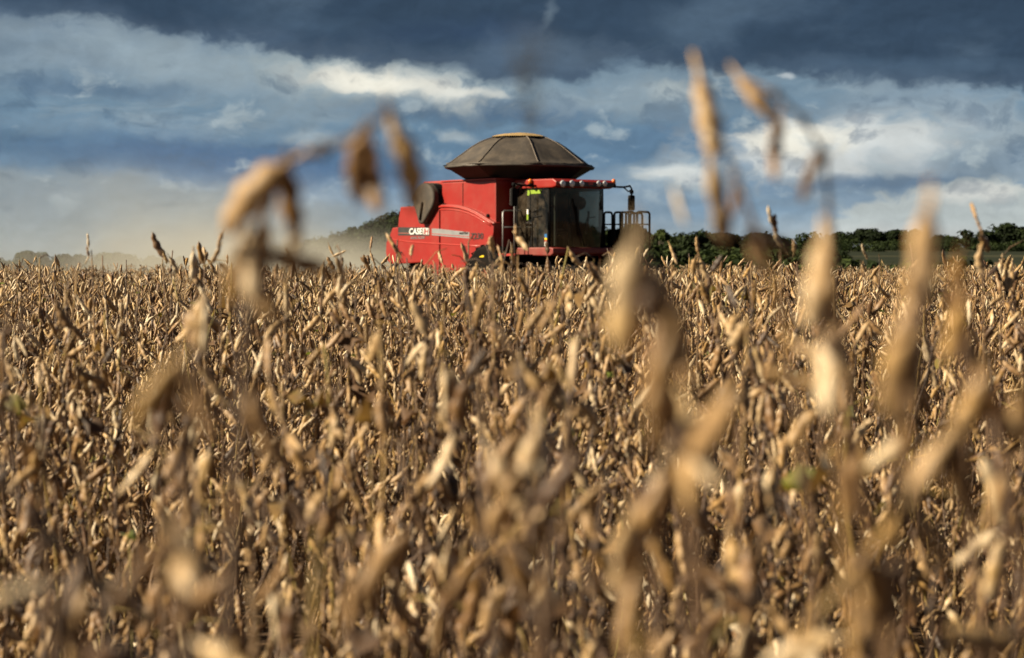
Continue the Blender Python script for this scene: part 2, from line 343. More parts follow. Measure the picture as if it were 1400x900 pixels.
# ------------------------------------------------------------------ terrain
def smooth(a, b, x):
    t = max(0.0, min(1.0, (x - a) / (b - a))); return t * t * (3 - 2 * t)
HILL = (P(618, 355, 950).x, 950.0)
def gz(x, y):
    if y < 66: return 0.0
    ang = x / max(y, 1)
    right = smooth(-0.16, 0.12, ang)
    z = -2.3 * smooth(66, 130, y)
    z += (8.3 * smooth(130, 820, y) + 10 * smooth(820, 3000, y)) * right - 1.5 * smooth(130, 700, y) * (1 - right)
    dx = (x - HILL[0]) / 40; dy = (y - HILL[1]) / 110
    z += 22 * math.exp(-0.5 * (dx * dx + dy * dy)) * smooth(400, 800, y)
    z += 0.5 * noise.noise(Vector((x / 60, y / 60, 0))) * smooth(66, 200, y)
    return z
def ground():
    ys = [-60, -30, -10] + [i * 2 for i in range(0, 34)] + [70, 76, 84, 92, 100, 112, 124, 140, 160, 185, 210, 240, 270, 300, 340, 380, 420, 460, 500, 560, 620, 680,
          720, 760, 800, 830, 860, 890, 920, 950, 980, 1010, 1050, 1100, 1160, 1250, 1400, 1700, 2200, 3000, 4500, 6000]
    vs = []; fs = []; NX = 96
    for y in ys:
        w = 40 + max(y, 0) * 0.75
        for i in range(NX + 1):
            t = 2 * i / NX - 1; x = w * (0.35 * t + 0.65 * t ** 3)
            vs.append((x, y, gz(x, y)))
    for j in range(len(ys) - 1):
        for i in range(NX):
            a = j * (NX + 1) + i; fs.append((a, a + 1, a + NX + 2, a + NX + 1))
    m = bpy.data.materials.new('soil_and_pasture'); m.use_nodes = True; k = NT(m.node_tree)
    g = k.n('ShaderNodeNewGeometry').outputs['Position']
    yv = k.n('ShaderNodeSeparateXYZ', {0: g}).outputs[1]
    soil = k.ramp(k.noise(g, 9, 8, 0.7), [(0.3, (0.025, 0.013, 0.007)), (0.55, (0.07, 0.04, 0.02)), (0.72, (0.17, 0.10, 0.045))])
    past = k.ramp(k.noise(g, 0.06, 8, 0.7), [(0.3, (0.005, 0.009, 0.003)), (0.5, (0.009, 0.013, 0.004)), (0.68, (0.018, 0.020, 0.008))])
    past = k.mix(k.ss(k.noise(k.v('MULTIPLY', g, (0.05, 1, 1)), 0.016, 4), 0.52, 0.62, 0, 0.8), past, (0.040, 0.038, 0.018, 1))
    c = k.mix(k.ss(k.m('ADD', yv, k.m('MULTIPLY', k.noise(g, 0.3, 4), 6.0)), 66, 72), soil, past)
    b = k.n('ShaderNodeBsdfPrincipled', {'Base Color': c, 'Roughness': 0.95, 'Specular IOR Level': 0.2})
    bn = k.n('ShaderNodeBump', {'Height': k.noise(g, 14, 6, 0.7), 'Strength': 0.8, 'Distance': 0.05}); k.put(b.inputs['Normal'], bn.outputs[0])
    k.t.links.new(b.outputs[0], k.n('ShaderNodeOutputMaterial').inputs[0])
    mb = MB(); mb.v = vs; mb.f = fs
    o = mb.build('ground', m, smooth=True); tag(o, kind='structure')
ground()

# ------------------------------------------------------------------ trees
def clump_faces(mb, tints, c, rx, rz, nl, size, r, tint):
    for _ in range(nl):
        while True:
            d = Vector((r.uniform(-1, 1), r.uniform(-1, 1), r.uniform(-1, 1)))
            if 0.25 < d.length < 1: break
        p = c + Vector((d.x * rx, d.y * rx, d.z * rz))
        nrm = (d + Vector((r.uniform(-.7, .7), r.uniform(-.7, .7), r.uniform(-.3, 1.0)))).normalized()
        a = nrm.orthogonal().normalized(); b = nrm.cross(a); q = r.uniform(0, 6.28)
        a, b = a * math.cos(q) + b * math.sin(q), b * math.cos(q) - a * math.sin(q)
        s1 = size * r.uniform(0.6, 1.3); s2 = s1 * r.uniform(0.45, 0.8)
        mb.add([p - a * s1, p - b * s2 + nrm * s2 * .2, p + a * s1, p + b * s2 + nrm * s2 * .2], [(0, 1, 2, 3)])
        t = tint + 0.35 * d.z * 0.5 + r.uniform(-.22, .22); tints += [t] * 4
def add_tint(me, tints):
    at = me.attributes.new('tint', 'FLOAT', 'POINT'); at.data.foreach_set('value', [float(t) for t in tints])
def crown_mb(r, hgt, wid, z0, style, dens=1.0, tint=0.45, leaf=0.22):
    mb = MB(); tints = []; lobes = []
    nl = {'round': 11, 'flat': 13, 'tall': 10, 'loose': 9}[style]
    for i in range(nl):
        t = r.random(); a = r.uniform(0, 6.28); rr = math.sqrt(r.random()) * wid * 0.5 * 0.72
        if style == 'flat': z = z0 + (hgt - z0) * r.uniform(0.45, 0.86)
        elif style == 'tall': z = z0 + (hgt - z0) * (0.1 + 0.8 * t); rr *= 0.75
        else: z = z0 + (hgt - z0) * (0.12 + 0.72 * t); rr *= math.sqrt(max(0.15, 1 - (t - 0.25) ** 2))
        s = wid * r.uniform(0.15, 0.27) * (0.8 if style == 'loose' else 1)
        z = min(z, hgt - s * 0.75)
        lobes.append((Vector((rr * math.cos(a), rr * math.sin(a), z)), s))
    for c, s in lobes:
        clump_faces(mb, tints, c, s, s * 0.75, int(120 * dens), leaf * (hgt / 7) ** 0.4, r, tint + r.uniform(-.15, .15))
    return mb, tints, lobes
def tree(name, label, px, topy, wpx, Y, style, seed, cat='tree', group=None, tint=0.45, dens=1.0, low=0.25):
    r = random.Random(seed); top = P(px, topy, Y); bx = top.x; bz = gz(bx, Y)
    hgt = max(2.0, top.z - bz); wid = wpx / FPX * Y
    root = empty(name, (bx, Y, bz), r.uniform(0, 6.28), label, cat, group)
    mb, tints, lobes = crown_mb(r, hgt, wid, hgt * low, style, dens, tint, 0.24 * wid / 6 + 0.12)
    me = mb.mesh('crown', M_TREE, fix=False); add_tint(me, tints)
    o = bpy.data.objects.new('crown', me); COL.objects.link(o); o.parent = root
    t = MB(); fork = hgt * max(low, 0.2)
    t.tube([(0, 0, -0.3), (0.05, 0.02, fork * 0.5), (0.1, 0, fork), (0.05, 0.1, hgt * 0.7)], hgt * 0.03, 8, hgt * 0.008)
    for c, s in lobes[:6]:
        t.tube([(0.1, 0, fork * 0.9), Vector((0.1, 0, fork)).lerp(c, 0.5) + Vector((0, 0, -0.1 * hgt * 0.3)), c], hgt * 0.014, 5, hgt * 0.004)
    t.build('trunk', M_BARK, root)
    return root
# skyline trees seen on the right of the harvester
TREES = [
    ('leafy_tree', 'bright leafy bush-like tree just right of the harvester railings', 902, 303, 46, 240, 'loose', 1, 0.85, 0.15),
    ('leafy_tree', 'round green tree partly behind the harvester railings', 868, 305, 54, 250, 'round', 2, 0.6, 0.1),
    ('leafy_tree', 'dark green tree showing just right of the cab behind the railings', 838, 307, 44, 260, 'round', 22, 0.5, 0.1),
    ('broad_tree', 'low wide dark tree between the leafy bush and the dangling pods', 948, 313, 50, 330, 'round', 3, 0.4, 0.1),
    ('broad_tree', 'dark tree with a bumpy crown directly behind the dangling pod pair', 985, 318, 56, 340, 'flat', 4, 0.35, 0.1),
    ('broad_tree', 'dark even-topped tree behind the curled grey pod', 1035, 319, 60, 380, 'round', 5, 0.3, 0.1),
    ('broad_tree', 'small dark tree left of the upright pod that pokes above the wood', 1066, 322, 44, 400, 'round', 6, 0.35, 0.1),
    ('broad_tree', 'dark rounded tree right of the upright pod that pokes above the wood', 1105, 317, 56, 420, 'round', 7, 0.35, 0.1),
    ('pasture_tree', 'squat dark tree at the left end of the pasture row', 1153, 317, 52, 800, 'round', 8, 0.25, 0.02),
    ('pasture_tree', 'tallest dark tree in the pasture row, with a two-humped top', 1190, 312, 55, 800, 'flat', 9, 0.2, 0.02),
    ('pasture_tree', 'dark tree squeezed between the two-humped tree and the spreading tree', 1217, 317, 45, 810, 'round', 10, 0.25, 0.02),
    ('pasture_tree', 'spreading dark tree at the right end of the pasture row', 1238, 314, 52, 790, 'flat', 11, 0.2, 0.02),
    ('pasture_tree', 'lone rounded tree peeping out between blurred pods before the far right clump', 1291, 321, 50, 760, 'round', 12, 0.3, 0.02),
    ('pasture_tree', 'tall open-crowned tree at the left of the far right clump', 1337, 314, 48, 600, 'loose', 13, 0.2, 0.12),
    ('pasture_tree', 'highest flat-topped tree in the far right clump', 1376, 305, 64, 600, 'flat', 14, 0.2, 0.02),
    ('pasture_tree', 'dark tree cut by the right edge of the frame', 1412, 310, 62, 590, 'round', 15, 0.2, 0.02),
    ('hazy_tree', 'leftmost dust-veiled tree, a low dome cut by the frame', -10, 352, 60, 700, 'round', 16, 0.4, 0.1),
    ('hazy_tree', 'dust-veiled dome-shaped tree left of the lone dark pod stalk', 46, 343, 60, 700, 'round', 17, 0.4, 0.1),
    ('hazy_tree', 'dust-veiled low round tree behind the lone dark pod stalk', 90, 347, 56, 720, 'round', 18, 0.4, 0.1),
    ('hazy_tree', 'dust-veiled flat-topped tree between the two stalks that rise above the crop', 158, 345, 66, 720, 'flat', 19, 0.4, 0.1),
    ('hazy_tree', 'faint dust-veiled tree behind the drooping double stalk', 218, 350, 60, 760, 'round', 20, 0.4, 0.1),
    ('hazy_tree', 'faintest dust-veiled tree, nearest the large bent blurred stalk', 275, 352, 62, 780, 'round', 21, 0.4, 0.1),
]
for nm, lb, px, ty, wp, Y, st, sd, tn, lw in TREES:
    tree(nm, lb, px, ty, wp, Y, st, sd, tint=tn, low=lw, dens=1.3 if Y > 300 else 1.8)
# the wood on the hill and the thicket in the dip: masses nobody could count
def wood(name, spots, label, seed, tint, leaf, dens):
    r = random.Random(seed); mb = MB(); tints = []
    for x, y, hh, ww in spots:
        b = Vector((x, y, gz(x, y)))
        for i in range(5):
            s = ww * r.uniform(0.22, 0.4)
            c = b + Vector((r.uniform(-.35, .35) * ww, r.uniform(-.35, .35) * ww, hh * r.uniform(0.25, 0.85) - s * 0.3))
            clump_faces(mb, tints, c, s, s * 0.8, dens, leaf * r.uniform(0.8, 1.2), r, tint + r.uniform(-.2, .2))
    me = mb.mesh(name, M_TREE, fix=False); add_tint(me, tints)
    o = bpy.data.objects.new(name, me); COL.objects.link(o); tag(o, label, name.replace('_', ' '), kind='stuff')
r = random.Random(50); sp = []
for i in range(520):
    x = HILL[0] + r.gauss(0, 62); y = HILL[1] - r.uniform(-30, 190)
    sp.append((x, y, r.uniform(4, 8), r.uniform(5, 9)))
wood('hillside_wood', sp, 'dark wooded hill rising behind the harvester through the dust', 51, 0.35, 0.75, 26)
sp = []
for i in range(520):
    px = r.uniform(835, 1150); Y = r.uniform(180, 420)
    lim = 338 + (px - 835) * 0.02 if px > 930 else 330
    b = P(px, 360, Y); x = b.x; top = P(px, r.uniform(lim - 10, 358), Y).z - gz(x, Y)
    if top > 0.8: sp.append((x, Y, min(top, 8), r.uniform(2.5, 5)))
for i in range(150):
    px = r.choice((r.uniform(1105, 1262), r.uniform(1272, 1300), r.uniform(1318, 1460))); Y = r.uniform(560, 780); b = P(px, 350, Y)
    sp.append((b.x, Y, r.uniform(2.5, 4.2) * Y / 780, r.uniform(5, 9) * Y / 780))
wood('thicket', sp, 'dark green thicket between the field edge and the skyline trees', 52, 0.45, 0.36, 46)
sp = []
for i in range(420):
    px = r.uniform(1090, 1480); Y = r.uniform(75, 330); b = P(px, 360, Y)
    sp.append((b.x, Y, r.uniform(0.7, 2.1), r.uniform(1.4, 3.4)))
wood('undergrowth', sp, 'low dark shrubs covering the pasture slope beyond the field', 53, 0.5, 0.20, 40)

# ------------------------------------------------------------------ combine harvester
A = R(38); CF = Vector((math.sin(A), -math.cos(A), 0)); CLF = Vector((math.cos(A), math.sin(A), 0))
CO = Vector((1.745, 56.0, 0.0))
H = empty('combine_harvester', CO, A - R(90), 'red combine harvester with a dark domed grain cover working along the field edge', 'harvester')
def plane_y(px, py, yl):
    """local (x, z) where the sight line meets the machine's side plane y = yl"""
    d = ray(px, py); o = EYE - CO; t = (yl - o.dot(CLF)) / d.dot(CLF); p = o + d * t
    return (p.dot(CF), p.z)
def plane_x(px, py, xl):
    d = ray(px, py); o = EYE - CO; t = (xl - o.dot(CF)) / d.dot(CF); p = o + d * t
    return (p.dot(CLF), p.z)
def sidep(pts, yl): return [plane_y(a, b, yl) for a, b in pts]
YS = -1.62
# chassis and upper body
MB().box(-6.1, -1.75, -1.28, 1.28, 0.75, 2.55).build('chassis', M_BLACK, H, 0.03)
x0, z0 = plane_y(604, 248, -1.5); x1, _ = plane_y(678, 248, -1.5); ZT = plane_y(640, 247.5, -1.5)[1]
MB().box(x0, x1, -1.5, 1.5, 1.5, ZT).build('grain_tank', M_RED, H, 0.04)
for xx in (plane_y(633, 260, -1.5)[0],):
    for s in (-1, 1): MB().box(xx - 0.012, xx + 0.012, s * 1.503 - 0.004, s * 1.503 + 0.004, 2.2, ZT - 0.05).build('panel_seam', M_BLACK, H)
MB().box(x0 - 0.01, x1 + 0.02, -1.53, 1.53, ZT, ZT + 0.045).build('tank_rim', M_REDT, H, 0.015)
xr = plane_y(575, 246, -1.3)[0]
MB().prism([(xr, 2.0), (x0 - 0.003, 2.0), (x0 - 0.003, ZT + 0.06), (xr + 0.12, ZT + 0.06), (xr - 0.05, ZT - 0.12)], -1.3, 1.3).build('engine_hood', M_RED, H, 0.05)
# side panels (traced on the machine's own side plane; the left side is the mirror)
front_pts = [(601.8, 280), (612, 279.5), (621, 280), (630, 281.5), (640, 284.5), (650, 289), (660, 295), (668, 300), (675, 304.5), (674.5, 318), (672, 331), (667, 340.5),
             (659, 341), (651, 344), (644, 350), (638, 358), (634, 368), (632, 384), (601.8, 384)]
rear_pts = [(600.2, 280), (593, 280.5), (566, 281.5), (547.5, 283), (545, 299), (544, 310.5), (536.5, 311.5), (533, 321), (528, 332), (527.3, 345), (529, 356), (534, 361),
            (560, 360), (575, 359), (585, 368), (592, 378), (600.2, 384)]
def both(fn):
    for s in (-1, 1): fn(s)
def side(s):
    f = sidep(front_pts, YS); MB().prism(f, s * 1.36, s * 1.62).build('side_panel', M_RED, H, 0.03)
    b = sidep(rear_pts, YS); MB().prism(b, s * 1.36, s * 1.62).build('rear_panel', M_RED, H, 0.03)
    c1 = sidep([(601, 281.5), (612, 281), (621, 281.5), (630, 283), (640, 286), (650, 290.5), (660, 296.5), (668, 301.5), (674, 305.5)], YS)
    MB().tube([(x, s * 1.63, z - 0.03) for x, z in c1], 0.03, 6).build('panel_lip', M_REDT, H, smooth=True)
    c2 = sidep([(601, 286), (612, 285.5), (621, 286), (630, 287.5), (640, 290.5), (650, 295), (660, 301), (671, 308)], YS)
    MB().tube([(x, s * 1.62, z - 0.02) for x, z in c2], 0.02, 6).build('panel_lip', M_REDT, H, smooth=True)
    ar = sidep([(667, 342), (659, 342.5), (651.5, 345.5), (645, 351), (639.5, 359), (635.5, 369)], YS)
    MB().tube([(x, s * 1.64, z) for x, z in ar], 0.045, 6).build('wheel_arch', M_REDT, H, smooth=True)
    fo = sidep([(533, 327), (560, 331), (600, 333.5), (640, 336), (668, 336.5)], YS)
    MB().tube([(x, s * 1.612, z) for x, z in fo], 0.022, 6).build('body_crease', M_REDT, H, smooth=True)
both(side)
MB().prism([(-6.3, 1.2), (-5.2, 1.2), (-5.2, 2.7), (-5.9, 2.6), (-6.4, 2.0)], -1.355, 1.355).build('straw_hood', M_RED, H, 0.05)
# decals on the visible side
def decal(name, pts, m, off=0.006, par=None):
    return MB().prism(sidep(pts, YS), YS - off, YS - off + 0.003).build(name, m, par or H)
db = decal('badge', [(544.5, 310.8), (587.5, 311.3), (587.5, 322.6), (544.5, 322.0)], M_BLACKC)
decal('badge_line', [(544.5, 318.4), (560, 318.6), (560, 319.6), (544.5, 319.4)], M_KNIFE, 0.010, db)
ds = decal('stripe', [(590.5, 312.5), (600.5, 313.0), (642, 317.6), (642, 326.2), (600.5, 322.6), (590.5, 321.8)], M_GREYD)
decal('stripe_line', [(590.5, 319.2), (642, 323.4), (642, 324.2), (590.5, 320.0)], M_REDT, 0.010, ds)
def text(body, px, py, hpx, m, off, wpx=None, shear=0.0, name='lettering', par=None, bold=0.0):
    cu = bpy.data.curves.new(name, 'FONT'); cu.body = body; cu.size = 1; cu.extrude = 0.002; cu.shear = shear; cu.offset = bold
    o = bpy.data.objects.new(name, cu); COL.objects.link(o); o.parent = par or H
    cu.materials.append(m)
    x, z = plane_y(px, py, YS); _, zt = plane_y(px, py - hpx, YS); sz = (zt - z) / 0.72
    bpy.context.view_layer.update()
    sxx = 1.0
    if wpx: sxx = (plane_y(px + wpx, py, YS)[0] - x) / (max(o.dimensions.x, 1e-3) * sz)
    me = bpy.data.meshes.new_from_object(o.evaluated_get(bpy.context.evaluated_depsgraph_get()))
    bpy.data.objects.remove(o)
    o = bpy.data.objects.new(name, me); COL.objects.link(o); o.parent = par or H
    if not me.materials: me.materials.append(m)
    o.rotation_euler = (R(90), 0, 0); o.scale = (sz * sxx, sz, 1)
    o.location = (x, YS - off, z)
    return o
text('CASE', 559.5, 320.4, 8.2, M_WHITE, 0.012, 18, 0.1, par=db, bold=0.025)
decal('badge_patch', [(578.6, 311.9), (586.6, 312.0), (586.6, 320.9), (578.6, 320.8)], M_WHITE, 0.010, db)
text('IH', 579.3, 320.2, 7.6, M_RED, 0.014, 6.6, 0.1, par=db, bold=0.03)
text('AXIAL-FLOW', 561.5, 327.0, 3.6, M_GREYD, 0.010, 20, 0.2, bold=0.01)
text('Axial-Flow', 628, 320.4, 3.4, M_BLACKC, 0.012, 12.5, 0.3, par=ds, bold=0.02)
text('7230', 643.5, 327.0, 8.2, M_BLACKC, 0.010, 17, 0.1, bold=0.02)
# air screen drum at the rear right
cx, cz = plane_y(579, 272, -1.78)
sh = []
for i in range(25):
    a = R(-35 + 250 * i / 24); sh.append((cx + 0.52 * math.cos(a), cz + 0.46 * math.sin(a)))
sh = sh + [(cx - 0.12, cz - 0.66), (cx + 0.03, cz - 0.70)]
bt = plane_y(575.5, 306.5, -1.78)
sh[-2] = (bt[0] - 0.1, bt[1]); sh[-1] = (bt[0] + 0.1, bt[1])
MB().prism(sh, -1.80, -1.25).build('air_screen', M_SCREEN, H, 0.07, True)
MB().prism([(cx + (x - cx) * 1.0 + 0.02, cz + (z - cz) * 0.98) for x, z in sh[2:24]], -1.62, -1.3).build('screen_duct', M_BLACK, H, 0.03)
MB().tube([(cx - 0.02, -1.815, cz - 0.1), (bt[0], -1.815, bt[1] + 0.12)], 0.035, 8).build('screen_wand', M_BLACK, H, smooth=True)
MB().tube([(plane_y(603, 277, -1.5)[0], -1.52, 2.86), (plane_y(612, 277, -1.5)[0], -1.56, 2.86)], 0.03, 6).build('latch', M_BLACK, H)
MB().lathe([(0.05, 0), (0.05, 0.05), (0.02, 0.07)], (plane_y(668, 295, -1.5)[0], -1.5, plane_y(668, 295, -1.5)[1]), (0, -1, 0), 12).build('filler_cap', M_BLACK, H)
# grain bin extension and domed cover
XC = (x0 + x1) / 2 + 0.42
lo, hi = 1.28, 1.62
zb, zr = ZT + 0.046, 3.93
rim_x, rim_y = 1.72, 1.72
def ngon(rx, ry, c=0.60):
    return [(rx, -ry * (1 - c)), (rx, ry * (1 - c)), (rx * (1 - c), ry), (-rx * (1 - c), ry), (-rx, ry * (1 - c)), (-rx, -ry * (1 - c)), (-rx * (1 - c), -ry), (rx * (1 - c), -ry)]
def roundish(pts, rx, ry, f=0.45):
    out = []
    for x, y in pts:
        a = math.atan2(y / ry, x / rx); out.append((x * (1 - f) + rx * math.cos(a) * f, y * (1 - f) + ry * math.sin(a) * f))
    return out
lo8 = ngon(1.46, 1.48); hi8 = ngon(1.94, 2.14)
fv = [(XC + p[0], p[1], zb) for p in lo8] + [(XC + p[0], p[1], zr) for p in hi8]
MB().add(fv, [(i, (i + 1) % 8, (i + 1) % 8 + 8, i + 8) for i in range(8)] + [tuple(range(7, -1, -1)), tuple(range(8, 16))]).build('bin_extension', M_FUNNEL, H, 0.01)
dome = MB(); seams = []
prof = [(1.04, -0.05), (1.03, 0.03), (0.98, 0.07), (0.89, 0.22), (0.78, 0.40), (0.67, 0.58), (0.56, 0.725), (0.46, 0.825), (0.35, 0.905), (0.18, 0.975), (0.0, 0.99)]
NS = 8; SUB = 6
ring = []
for t, zz in prof:
    rg = []
    for i in range(8):
        a = Vector(hi8[i]); b = Vector(hi8[(i + 1) % 8])
        for j in range(SUB):
            u = j / SUB; p = a.lerp(b, u)
            an = math.atan2(p.y / 1.84, p.x / 1.72); el_ = Vector((1.86 * math.cos(an), 2.0 * math.sin(an))); p = p.lerp(el_, 0.6)
            sag = math.sin(math.pi * u) * (0.055 if 0.2 < t < 1 else 0.0)
            wr = 0.018 * noise.noise(Vector((p.x * 3, p.y * 3, t * 6))) * (1 if 0.1 < t else 0)
            lip = 0.03 * math.sin(i * 2.3 + j * 1.7) * noise.noise(Vector((p.x * 2, p.y * 2, 4))) if t > 0.97 else 0
            rg.append((XC + p.x * t * (1 - sag * 0.4), p.y * t * (1 - sag * 0.4), zr + zz * 0.90 - sag * 0.7 + wr + lip))
    ring.append(rg)
q = 8 * SUB
dome.add([v for rg in ring for v in rg], [(i * q + j, i * q + (j + 1) % q, (i + 1) * q + (j + 1) % q, (i + 1) * q + j) for i in range(len(ring) - 1) for j in range(q)])
cover = dome.build('bin_cover', M_TARP, H, smooth=True)
for i in range(8):
    MB().tube([tuple(Vector(ring[k][i * SUB]) + Vector((0, 0, 0.012))) for k in range(1, len(ring) - 1)], 0.013, 6).build('cover_rib', M_SEAM_SUNLIT, cover, smooth=True)
MB().tube([ring[0][j % q] for j in range(q + 1)], 0.04, 6).build('cover_hem', M_TARP, cover, smooth=True)
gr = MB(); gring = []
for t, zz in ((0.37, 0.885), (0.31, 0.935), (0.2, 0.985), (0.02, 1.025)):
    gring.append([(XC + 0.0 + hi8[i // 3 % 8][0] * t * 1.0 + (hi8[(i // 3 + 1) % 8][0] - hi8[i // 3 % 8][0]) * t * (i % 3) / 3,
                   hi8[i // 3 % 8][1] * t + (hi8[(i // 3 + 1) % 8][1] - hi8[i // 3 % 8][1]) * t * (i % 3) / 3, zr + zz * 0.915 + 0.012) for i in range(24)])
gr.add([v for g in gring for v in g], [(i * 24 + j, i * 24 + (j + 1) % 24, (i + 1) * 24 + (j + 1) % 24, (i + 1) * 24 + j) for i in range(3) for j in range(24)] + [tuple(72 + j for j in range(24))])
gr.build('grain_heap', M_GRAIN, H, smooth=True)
# cab
ZF, ZG = 1.64, 3.24
MB().box(-1.5, -1.42, -0.93, 0.93, 1.5, 3.26).build('cab_rear_wall', M_TRIM, H, 0.01)
MB().box(-1.45, 0.02, -0.92, 0.92, 1.50, 1.63).build('cab_floor', M_TRIM, H, 0.01)
def arc(n_=9):   # bowed windscreen in plan
    return [(0.20 * (1 - ((2 * i / (n_ - 1)) - 1) ** 2), -0.93 + 1.86 * i / (n_ - 1)) for i in range(n_)]
ws_ = MB(); ap = arc()
for zz, dx in ((ZF, -0.02), (2.4, 0.03), (ZG, 0.02)):
    ws_.v += [(x + dx, y, zz) for x, y in ap]
for k in range(2):
    for i in range(8): ws_.f.append((k * 9 + i, k * 9 + i + 1, (k + 1) * 9 + i + 1, (k + 1) * 9 + i))
ws_.build('windscreen', M_GLASS, H, smooth=True)
for s in (-1, 1):
    g = MB().add([(-1.38, s * 0.945, ZF), (-0.04, s * 0.945, ZF), (-0.02, s * 0.945, ZG), (-1.38, s * 0.945, ZG)], [(0, 1, 2, 3)]).build('side_window', M_GLASS, H)
    MB().tube([(-0.02, s * 0.94, ZF - 0.05), (0.0, s * 0.94, 2.4), (-0.01, s * 0.94, ZG + 0.03)], 0.042, 8).build('pillar', M_BLACK, H, smooth=True)
    MB().tube([(-1.40, s * 0.93, ZF - 0.05), (-1.40, s * 0.93, ZG + 0.03)], 0.05, 8).build('pillar', M_BLACK, H, smooth=True)
    MB().tube([(-0.72, s * 0.955, ZF), (-0.72, s * 0.955, 2.35), (-0.66, s * 0.955, 2.45), (-0.3, s * 0.955, 2.48)], 0.014, 6).build('door_bar', M_BLACK, H, smooth=True)
MB().prism([(-1.5, ZG), (0.24, ZG), (0.40, ZG + 0.03), (0.42, ZG + 0.16), (0.28, ZG + 0.235), (-1.3, ZG + 0.25), (-1.5, ZG + 0.18)], -1.04, 1.04).build('cab_roof', M_RED, H, 0.035)
fa = MB().box(0.418, 0.44, -0.80, 1.0, ZG + 0.035, ZG + 0.165).build('light_bar', M_BLACKC, H, 0.008)
for pxl, rr in ((769.5, 0.095), (782, 0.095), (795.5, 0.085), (818.6, 0.082), (827, 0.082)):
    yy, zz = plane_x(pxl, 251.3, 0.44)
    MB().lathe([(rr, 0), (rr, 0.012), (rr * 0.7, 0.03), (0.01, 0.036)], (0.44, yy, zz), (1, 0, 0), 16).build('work_light', M_LENS, fa, smooth=True).scale = (1, 1, 1)
yy, zz = plane_x(807.5, 251.3, 0.44)
MB().box(0.44, 0.446, yy - 0.085, yy + 0.085, zz - 0.035, zz + 0.035).build('roof_plate', M_REDT, fa)
for (bx, by, bz) in ((-0.62, -1.10, ZG + 0.11), (0.30, 1.10, ZG + 0.13)):
    bc = MB().lathe([(0.065, 0), (0.065, 0.05), (0.03, 0.06)], (bx, by, bz - 0.05), (0, 0, 1), 14).build('beacon_base', M_BLACK, H)
    MB().lathe([(0.055, 0), (0.055, 0.10), (0.03, 0.13), (0.005, 0.135)], (bx, by, bz + 0.01), (0, 0, 1), 14).build('beacon', M_AMBER, bc, smooth=True)
    s = -1 if by < 0 else 1
    MB().tube([(bx, s * 1.0, bz - 0.06), (bx, s * 1.12, bz - 0.06)], 0.025, 6).build('beacon_bracket', M_BLACK, bc)
# mirrors
def mirror(x, ya, yb, zc, hh, s):
    arm = MB().tube([(x, ya, ZG + 0.06), (x, yb - s * 0.28, ZG + 0.06), (x, yb - s * 0.06, ZG + 0.10), (x, yb, ZG + 0.02), (x, yb, zc + hh / 2)], 0.028, 8).build('mirror_arm', M_BLACK, H, smooth=True)
    MB().tube([(x, yb - s * 0.3, ZG + 0.06), (x, yb - s * 0.12, ZG - 0.06), (x, yb, ZG + 0.0)], 0.02, 6).build('mirror_brace', M_BLACK, arm, smooth=True)
    MB().lathe([(0.05, -0.05), (0.06, 0), (0.05, 0.05)], (x, yb, zc + hh / 2 + 0.09), (0, 0, 1), 12).build('mirror_knuckle', M_BLACK, arm, smooth=True)
    mm = MB().box(x - 0.06, x + 0.05, yb - 0.095, yb + 0.095, zc - hh / 2, zc + hh / 2).build('mirror', M_BLACK, H, 0.04)
    MB().box(x - 0.064, x - 0.06, yb - 0.08, yb + 0.08, zc - hh / 2 + 0.03, zc + hh / 2 - 0.03).build('mirror_glass', M_STEEL, mm)
mirror(0.25, 1.0, 1.80, 2.87, 0.43, 1)
mirror(-0.45, -1.0, -1.80, 2.98, 0.50, -1)
# stickers
def wstick(pts, m, yl=-0.952):
    return MB().prism(sidep(pts, yl), yl - 0.004, yl - 0.001).build('sticker', m, H)
wstick([(721.5, 260), (740, 259.8), (740, 264.6), (724, 265.4), (723.5, 267.5), (721, 267.5)], M_LIME)
wstick([(720.3, 286.5), (722.8, 286.5), (722.8, 293), (720.3, 293)], M_WHITE, -0.985)
wstick([(720.3, 293.3), (722.8, 293.3), (722.8, 301), (720.3, 301)], M_LIME, -0.985)
for a, b, m in ((320, 325, M_BLUE), (325.3, 328, M_YEL), (328.3, 331, M_REDT), (331.3, 336.5, M_WHITE)):
    wstick([(744.6, a), (747.8, a), (747.8, b), (744.6, b)], m, -0.99)
# cab interior
st = MB().box(-1.15, -0.65, -0.27, 0.27, 2.0, 2.14).build('driver_seat', M_SEAT, H, 0.05)
MB().box(-1.22, -1.08, -0.25, 0.25, 2.12, 2.75).build('seat_back', M_SEAT, st, 0.06)
MB().box(-1.22, -1.10, -0.14, 0.14, 2.77, 2.95).build('headrest', M_SEAT, st, 0.04)
MB().box(-1.05, -0.75, -0.18, 0.18, 1.63, 2.0).build('seat_base', M_BLACK, st, 0.03)
MB().box(-1.1, -0.45, -0.55, -0.33, 1.9, 2.28).build('console', M_TRIM, H, 0.04)
cs = MB().tube([(-0.12, 0, 1.63), (-0.3, 0, 2.25)], 0.05, 8).build('steering_column', M_BLACK, H, smooth=True)
MB().tube([(-0.33 + 0.07 * math.sin(a), 0.19 * math.cos(a), 2.28 + 0.18 * math.sin(a)) for a in (2 * math.pi * i / 20 for i in range(21))], 0.015, 6).build('steering_wheel', M_BLACK, cs, smooth=True)
wp = MB().tube([(0.24, 0.1, ZF + 0.02), (0.26, -0.12, 2.2), (0.24, -0.2, 2.75)], 0.014, 6).build('wiper', M_BLACK, H, smooth=True)
MB().tube([(0.265, -0.05, 1.95), (0.235, -0.3, 2.95)], 0.016, 6).build('wiper_blade', M_BLACK, wp)
